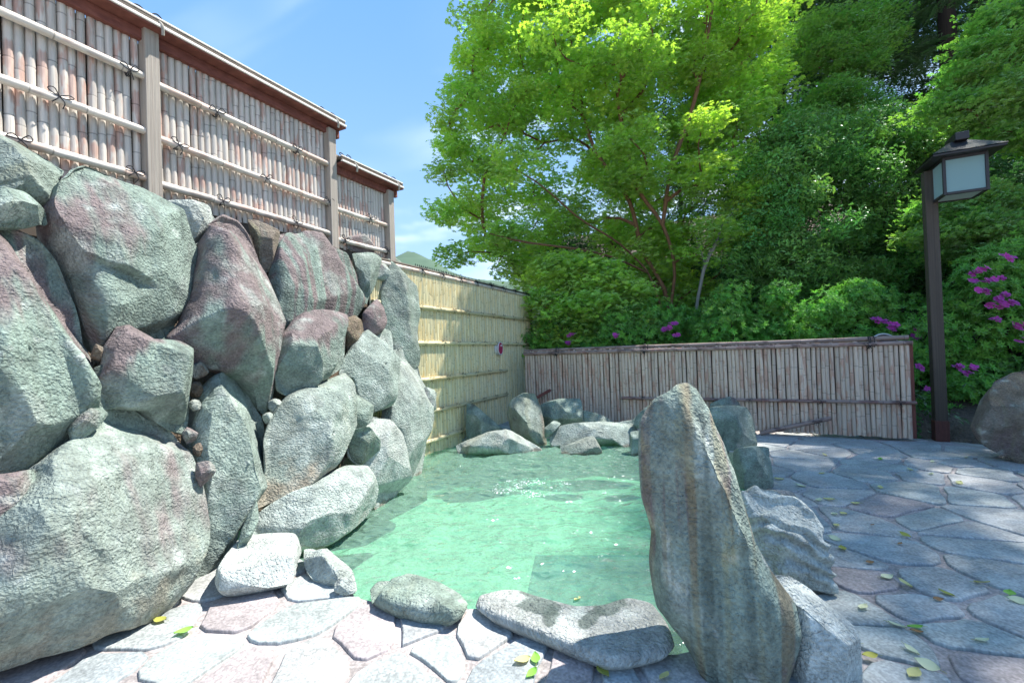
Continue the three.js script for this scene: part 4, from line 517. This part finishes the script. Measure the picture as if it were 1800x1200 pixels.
const youngMaple = (label, poly, n, z0, z1, rad, seed, baseXZ, per = 42, size = 1.1) => { const t = thing('maple_tree', label, 'tree', null), cl = pxClusters(poly, Math.round(n * 1.5), z0, z1, rad * 1.15, seed, 0.3), b = V(baseXZ[0], bankY(...baseXZ) - 0.1, baseXZ[1]), c = cl.reduce((s, q) => s.add(q.c), V()).divideScalar(cl.length); skeleton(t, [[b, b.clone().lerp(c, 0.5).add(V(0.1, 0.3, 0)), c]], cl, M.bark, { seed, k: 0.006 }); crown(t, cl, per, SP.mapleFine, midGreen, { seed: seed + 1, tilt: 0.5, hue: 0.35, size, droop: 0.5 }); return t; };
youngMaple('young maple with layered fresh boughs between large maple and cedar trunks', [[1360, 260], [1400, 190], [1460, 140], [1530, 150], [1545, 200], [1480, 240], [1400, 300]], 40, 11.5, 13, 0.55, 41, [6.6, -12.2]);
youngMaple('bright maple bough hanging into the top right corner', [[1640, 190], [1700, 120], [1740, 20], [1830, -40], [1900, 0], [1900, 250], [1800, 240], [1720, 230]], 70, 6.6, 8.6, 0.4, 43, [9.8, -7.6]);
youngMaple('low maple with feathery boughs right of the lantern', [[1640, 360], [1700, 330], [1780, 330], [1900, 350], [1900, 470], [1780, 450], [1700, 440], [1600, 420]], 70, 7.2, 8.6, 0.38, 45, [8.2, -7.9]);
youngMaple('leafy branch lit at the top between the cedars', [[1390, 60], [1450, 20], [1560, 10], [1580, 80], [1520, 130], [1430, 120]], 40, 12, 14, 0.6, 47, [8.4, -13.4]);
// grey bare stem right of the maple trunk
{ const t = thing('small_tree', 'slender grey stemmed tree leaning right beside the large maple trunk', 'tree'); const st = [at(1222, 560, 9.6), at(1232, 500, 9.6), at(1240, 465, 9.6), at(1262, 420, 9.6), at(1275, 385, 9.7), at(1310, 360, 9.9)]; const b = V(st[0].x, bankY(st[0].x, st[0].z) - 0.1, st[0].z); const cl = pxClusters([[1250, 400], [1320, 300], [1380, 330], [1360, 420], [1290, 440]], 30, 9.4, 10.6, 0.4, 49, 0.5); skeleton(t, [[b, ...st], [st[2], at(1232, 440, 9.7), at(1222, 410, 9.8)]], cl, std({ map: woodTex([0.62, 0.60, 0.56], [0.42, 0.40, 0.37], 411), bumpMap: barkBump, bumpScale: 0.01 }), { seed: 6, k: 0.008 }); crown(t, cl, 60, SP.mapleFine, L.maple, { seed: 50, tilt: 0.5 }); }

// shrubs
function shrub(name, label, category, group, clusters, per, geo, mat, o) { const t = thing(name, label, category, group); const c = clusters.reduce((s, q) => s.add(q.c), V()).divideScalar(clusters.length), b = V(c.x, bankY(c.x, c.z) - 0.05, c.z); skeleton(t, [[b, b.clone().lerp(c, 0.4)]], clusters, M.darkBark, { seed: o.seed, k: 0.004, name: 'stem' }); crown(t, clusters, per, geo, mat, { name: 'foliage', ...o }); return t; }
shrub('camellia_shrub', 'big glossy leaved shrub filling the bank behind the low fence', 'shrub', null, pxClusters([[1300, 420], [1310, 300], [1360, 240], [1440, 215], [1530, 195], [1610, 190], [1660, 230], [1640, 400], [1620, 520], [1500, 560], [1380, 560], [1300, 500]], 220, 8.6, 11.6, 0.5, 61, 0.75), 75, SP.camellia, L.camellia, { seed: 62, tilt: 1.0, hue: 0.5 });
shrub('camellia_shrub', 'dark glossy shrub behind the lamp post at right', 'shrub', null, pxClusters([[1600, 300], [1680, 260], [1900, 240], [1900, 560], [1700, 560], [1600, 520]], 110, 8.8, 10.6, 0.5, 63, 0.8), 70, SP.camellia, L.dark, { seed: 64, tilt: 1.0, hue: 0.4 });
const az = (label, poly, n, z0, z1, seed, per = 60) => shrub('azalea_bush', label, 'bush', 'azalea bushes behind the low fence', pxClusters(poly, n, z0, z1, 0.3, seed, 0.7), per, SP.rosette, L.azalea, { seed: seed + 1, tilt: 0.5, out: true, hollow: 0.35, hue: 0.35, size: 1.1 });
const bushes = [
  az('azalea bush at the corner where yellow wall meets low fence', [[915, 600], [940, 560], [1010, 555], [1060, 600], [1060, 650], [920, 660]], 42, 9.0, 10.2, 71),
  az('azalea bush with pink blossom in front of the maple trunk', [[1040, 600], [1080, 555], [1150, 540], [1240, 560], [1260, 640], [1050, 650]], 55, 8.6, 9.6, 73),
  az('leafy azalea bush behind the middle of the low fence', [[1230, 590], [1260, 520], [1330, 500], [1420, 520], [1440, 640], [1240, 640]], 60, 7.8, 9.0, 75),
  az('azalea bush behind the round disc at right end of low fence', [[1420, 600], [1440, 530], [1520, 505], [1600, 530], [1640, 600], [1640, 700], [1440, 660]], 70, 7.1, 8.1, 77),
  az('azalea bush with many magenta flowers right of the lamp post', [[1670, 700], [1680, 540], [1710, 470], [1790, 430], [1900, 430], [1900, 640], [1800, 640], [1760, 690], [1690, 720]], 90, 6.3, 7.2, 79),
  az('low dark azalea growth between low fence end and lamp post', [[1612, 780], [1612, 600], [1660, 560], [1700, 600], [1700, 760]], 36, 6.5, 7.2, 81, 45),
];
{ // flowers: five petals round a throat, two or three together
  const petal = (() => { const pos = [], idx = []; for (let k = 0; k < 5; k++) { const a = k * 1.2566, ca = Math.cos(a), sa = Math.sin(a), f = (x, y, z) => [x * ca + z * sa, y, -x * sa + z * ca]; const v = [f(0, 0, 0.004), f(-0.017, 0.014, 0.024), f(0.017, 0.014, 0.024), f(0, 0.012, 0.028), f(-0.012, 0.016, 0.044), f(0.012, 0.016, 0.044)], b = pos.length / 3; v.forEach((q) => pos.push(...q)); idx.push(b, b + 1, b + 3, b, b + 3, b + 2, b + 1, b + 4, b + 3, b + 3, b + 5, b + 2, b + 3, b + 4, b + 5); } return geom(pos, idx); })();
  const list = [[4, 6.2, [[1768, 452], [1778, 455], [1722, 478], [1735, 474], [1712, 484], [1708, 495], [1728, 496], [1745, 493], [1756, 490], [1715, 510], [1732, 512], [1756, 528], [1770, 520], [1742, 536], [1764, 538], [1778, 532], [1752, 560], [1792, 572], [1786, 578], [1798, 600], [1682, 645], [1708, 648], [1700, 655]]], [3, 6.95, [[1612, 592], [1570, 572], [1553, 566], [1538, 562], [1568, 578], [1612, 580]]], [5, 6.45, [[1617, 645], [1632, 685]]], [1, 8.5, [[1184, 569], [1168, 580], [1176, 577], [1188, 588], [1085, 590], [1500, 590]]], [0, 8.95, [[998, 604], [1004, 590]]]];
  const r = rng(95), fm = [L.petal, leafMat(0.5, 0.04, 0.36, 0.35)];
  for (const [b, Z, ps] of list) for (const [x, y] of ps) { const n = 3 + Math.floor(r() * 2), gs = []; for (let i = 0; i < n; i++) { const g = petal.clone(), m = new THREE.Matrix4().compose(V((r() - 0.5) * 0.1, (r() - 0.5) * 0.05, (r() - 0.5) * 0.06), new THREE.Quaternion().setFromEuler(new THREE.Euler(0.9 * r() + 0.2, r() * 6, (r() - 0.5) * 0.8)), V(1.15, 1.15, 1.15)); g.applyMatrix4(m); gs.push(g); } const f = part('flower', mergeGeometries(gs), fm[Math.floor(r() * 2)], bushes[b]); f.position.copy(at(x, y, Z)); }
}
// cedars and dark evergreens of the wood behind
const cedar = (label, x, Z, rad, h, seed) => { const b = at(x, 560, Z), t = thing('cedar_tree', label, 'tree', 'cedar trees of the wood behind'); const r = rng(seed), base = V(b.x, bankY(b.x, b.z) - 0.3, b.z), g = new THREE.CylinderGeometry(rad * 0.55, rad, h, 12, 6); g.translate(0, h / 2, 0); const tr = part('trunk', g, M.darkBark, t); tr.position.copy(base); const cl = []; for (let i = 0; i < 46; i++) { const y = base.y + lerp(0.32, 1.02, i / 46) * h, a = i * 2.4 + r(), d = lerp(2.4, 0.5, i / 46) * (0.4 + 0.6 * r()); cl.push({ c: V(base.x + Math.cos(a) * d, y, base.z + Math.sin(a) * d), r: [0.8, 0.45, 0.8] }); } crown(t, cl, 34, SP.frond, L.conifer, { seed, tilt: 0.5, hue: 0.2, droop: 0.4, size: 1.2 }); return t; };
cedar('tall dark cedar directly behind the lantern', 1690, 13.5, 0.26, 17, 101); cedar('tall dark cedar right of the one behind the lantern', 1745, 16, 0.24, 18, 102); cedar('cedar with dark trunk just right of the large maple crown', 1388, 17, 0.24, 18, 103); cedar('cedar trunk half hidden above the big glossy shrub', 1515, 19, 0.25, 19, 104);
const ever = (label, poly, n, z0, z1, rad, seed, per = 60) => { const t = thing('evergreen_tree', label, 'tree', 'dark evergreen trees of the wood behind'), cl = pxClusters(poly, n, z0, z1, rad, seed, 0.7), c = cl.reduce((s, q) => s.add(q.c), V()).divideScalar(cl.length), b = V(c.x, bankY(c.x, c.z) - 0.2, c.z); skeleton(t, [[b, b.clone().lerp(c, 0.6).add(V(0.3, 0, 0.2)), c]], cl, M.darkBark, { seed, k: 0.012 }); crown(t, cl, per, SP.broad, L.dark, { seed: seed + 1, tilt: 0.9, hue: 0.4 }); };
ever('dark evergreen behind right side of the large maple', [[1240, -150], [1430, -150], [1440, 150], [1400, 420], [1260, 450]], 70, 14.5, 17, 0.9, 111);
ever('dark evergreen filling the gap above the big glossy shrub', [[1400, -150], [1600, -150], [1620, 200], [1560, 320], [1400, 340]], 75, 15, 18, 0.9, 113);
ever('dark evergreen behind the lantern roof', [[1580, -150], [1760, -150], [1780, 300], [1600, 320]], 60, 15.5, 18, 0.9, 115);
ever('dark evergreen at the right edge of the wood', [[1760, -150], [1960, -150], [1960, 420], [1740, 420]], 60, 11.5, 14, 0.8, 117);
ever('dark evergreen behind lower left of the large maple', [[900, 480], [960, 400], [1080, 380], [1250, 400], [1250, 560], [960, 570]], 60, 13.5, 16, 0.7, 119);
ever('dark evergreen deep behind the maple trunk', [[1060, 100], [1260, 100], [1280, 420], [1080, 430]], 50, 15, 18, 0.9, 121);
{ // undergrowth of the bank
  const cl = [], r = rng(131); for (let i = 0; i < 420; i++) { const x = lerp(0.2, 15, r()), z = lerp(-5.5, -18, r()); if (bankEdge(x, z) > 0.5) cl.push({ c: V(x, bankY(x, z) + 0.12, z), r: [0.45, 0.22, 0.45] }); }
  const holder = new THREE.Group(); const im = crown(holder, cl, 26, SP.broad, L.dark, { seed: 132, tilt: 0.9, name: 'undergrowth' }); holder.remove(im); scene.add(im); tag(im, 'dark leafy ground cover on the bank under the trees', 'ground cover', null, 'stuff');
}
// trees outside the frame on the right, whose crowns shade the paving
{ const mk = (label, bx, bz, pts, seed) => { const t = thing('shade_tree', label, 'tree', 'trees over the right side of the paving'), cl = pts; const b = V(bx, -0.1, bz), c = cl.reduce((s, q) => s.add(q.c), V()).divideScalar(cl.length); skeleton(t, [[b, V(bx, 9, bz), c]], cl, M.darkBark, { seed, k: 0.009 }); crown(t, cl, 20, SP.broad, L.maple, { seed: seed + 2, tilt: 0.6, hue: 0.3, size: 0.9 }); };
  const r = rng(141), A = [], B = []; // crowns high up, down the sun's direction from the paving they shade
  for (let i = 0; i < 210; i++) { const gx = lerp(-0.4, 6.2, r()), gz = lerp(-1.0, -6.2, r()), y = lerp(18, 20.5, r()); if (gx < 0.6 + 0.3 * Math.max(0, -gz - 1.8)) continue; (gz > -3.4 ? A : B).push({ c: V(gx, 0, gz).addScaledVector(sunDir, y / sunDir.y), r: [0.65, 0.4, 0.65] }); }
  mk('broad leaved tree off to the right of the paving, its crown overhead', 12.5, -5.5, A, 151); mk('broad leaved tree off to the right beyond the first, its crown overhead', 14.5, -8.5, B, 153);
}
// ================================================================ FALLEN LEAVES
{ const r = rng(161), pos = [], idx = []; const N = 7; for (let i = 0; i <= N; i++) { const t = i / N, w = 0.30 * Math.sin(Math.PI * Math.pow(t, 0.85)) + 0.005, y = 0.25 * (t - 0.5) * (t - 0.5); pos.push(-w, y + 0.09, t - 0.5, 0, y, t - 0.5, w, y + 0.09, t - 0.5); } for (let i = 0; i < N; i++) { const a = i * 3; idx.push(a, a + 3, a + 1, a + 1, a + 3, a + 4, a + 1, a + 4, a + 2, a + 2, a + 4, a + 5); } const lg = geom(pos, idx);
  const stalk = tube([V(0, 0.06, -0.5), V(0.02, 0.08, -0.62), V(0.05, 0.07, -0.75)], 0.012, 4, 4);
  const mats = { yellow: leafMat(0.62, 0.58, 0.22, 0.25), pale: leafMat(0.66, 0.68, 0.42, 0.25), green: leafMat(0.22, 0.50, 0.05, 0.3), olive: leafMat(0.36, 0.36, 0.05, 0.25), brown: leafMat(0.30, 0.15, 0.05, 0.2) };
  const spots = [[1445, 833, 'yellow'], [280, 1092, 'olive'], [322, 1112, 'green'], [1015, 1055, 'yellow'], [918, 1163, 'yellow'], [942, 1160, 'green'], [935, 1186, 'green'], [1060, 1183, 'olive'], [1168, 1192, 'yellow'], [1340, 1195, 'green'], [1592, 942, 'olive'], [1468, 948, 'pale'], [1482, 966, 'olive'], [1530, 990, 'brown'], [1592, 1028, 'yellow'], [1664, 1045, 'olive'], [1728, 1026, 'yellow'], [1776, 1046, 'green'], [1790, 1058, 'pale'], [1518, 1070, 'pale'], [1578, 1102, 'pale'], [1610, 1105, 'green'], [1612, 1112, 'brown'], [1728, 1128, 'pale'], [1500, 1135, 'yellow'], [1530, 1155, 'olive'], [1603, 1145, 'pale'], [1630, 1171, 'pale'], [1607, 1187, 'yellow'], [1484, 904, 'yellow'], [1458, 879, 'yellow'], [1468, 905, 'pale'], [1548, 858, 'yellow'], [1504, 886, 'yellow'], [1638, 834, 'pale'], [1548, 808, 'green'], [1687, 850, 'yellow'], [1534, 924, 'brown'], [1583, 957, 'brown'], [1650, 1055, 'brown'], [1470, 925, 'yellow'], [1440, 880, 'pale'], [1700, 805, 'pale'], [1450, 800, 'yellow'], [1370, 843, 'yellow'], [1408, 855, 'pale'], [1560, 1016, 'pale'], [1640, 812, 'pale'], [1600, 826, 'yellow']];
  spots.forEach(([x, y, c], i) => { const onWater = i === 3; const t = thing('fallen_leaf', onWater ? 'single yellow leaf floating on the pool above the step' : x < 400 ? `single ${c} leaf on the sunlit paving by the huge boulder` : x < 1200 ? `fallen ${c} leaf on the near paving ${x < 930 ? 'below left end' : x < 1000 ? (y > 1175 ? 'well below the middle' : 'below the middle') : x < 1100 ? 'below right half' : 'below right tip'} of the kidney shaped stone` : `${c === 'pale' ? 'pale yellow' : c} leaf on right paving, ${y < 830 ? 'far by the low fence' : y < 870 ? 'level with square block' : y < 900 ? 'level with swirl rock top' : y < 935 ? 'level with swirl rock shoulder' : y < 975 ? 'level with swirl rock middle' : y < 1000 ? 'level with swirl rock base' : y < 1065 ? 'level with white rock top' : y < 1120 ? 'level with white rock middle' : y < 1165 ? 'level with white rock base' : 'close to picture bottom'}, ${x < 1400 ? 'touching distance from rocks' : x < 1480 ? 'nearest the rocks' : x < 1560 ? 'near the rocks' : x < 1625 ? 'midway across' : x < 1700 ? 'further right' : 'at right edge'}`, 'leaf', 'fallen leaves on the paving'); t.position.copy(ground(x, y, onWater ? WATER : 0.004)); t.position.y += 0.006; const s = (0.062 + 0.025 * r()) * (c === 'brown' ? 0.6 : 1); t.scale.set(s, s, s); t.rotation.set((r() - 0.5) * 0.5, r() * 6.283, (r() - 0.5) * 0.6); part('blade', lg, mats[c], t); part('stalk', stalk, mats.olive, t); });
}
renderer.render(scene, camera);
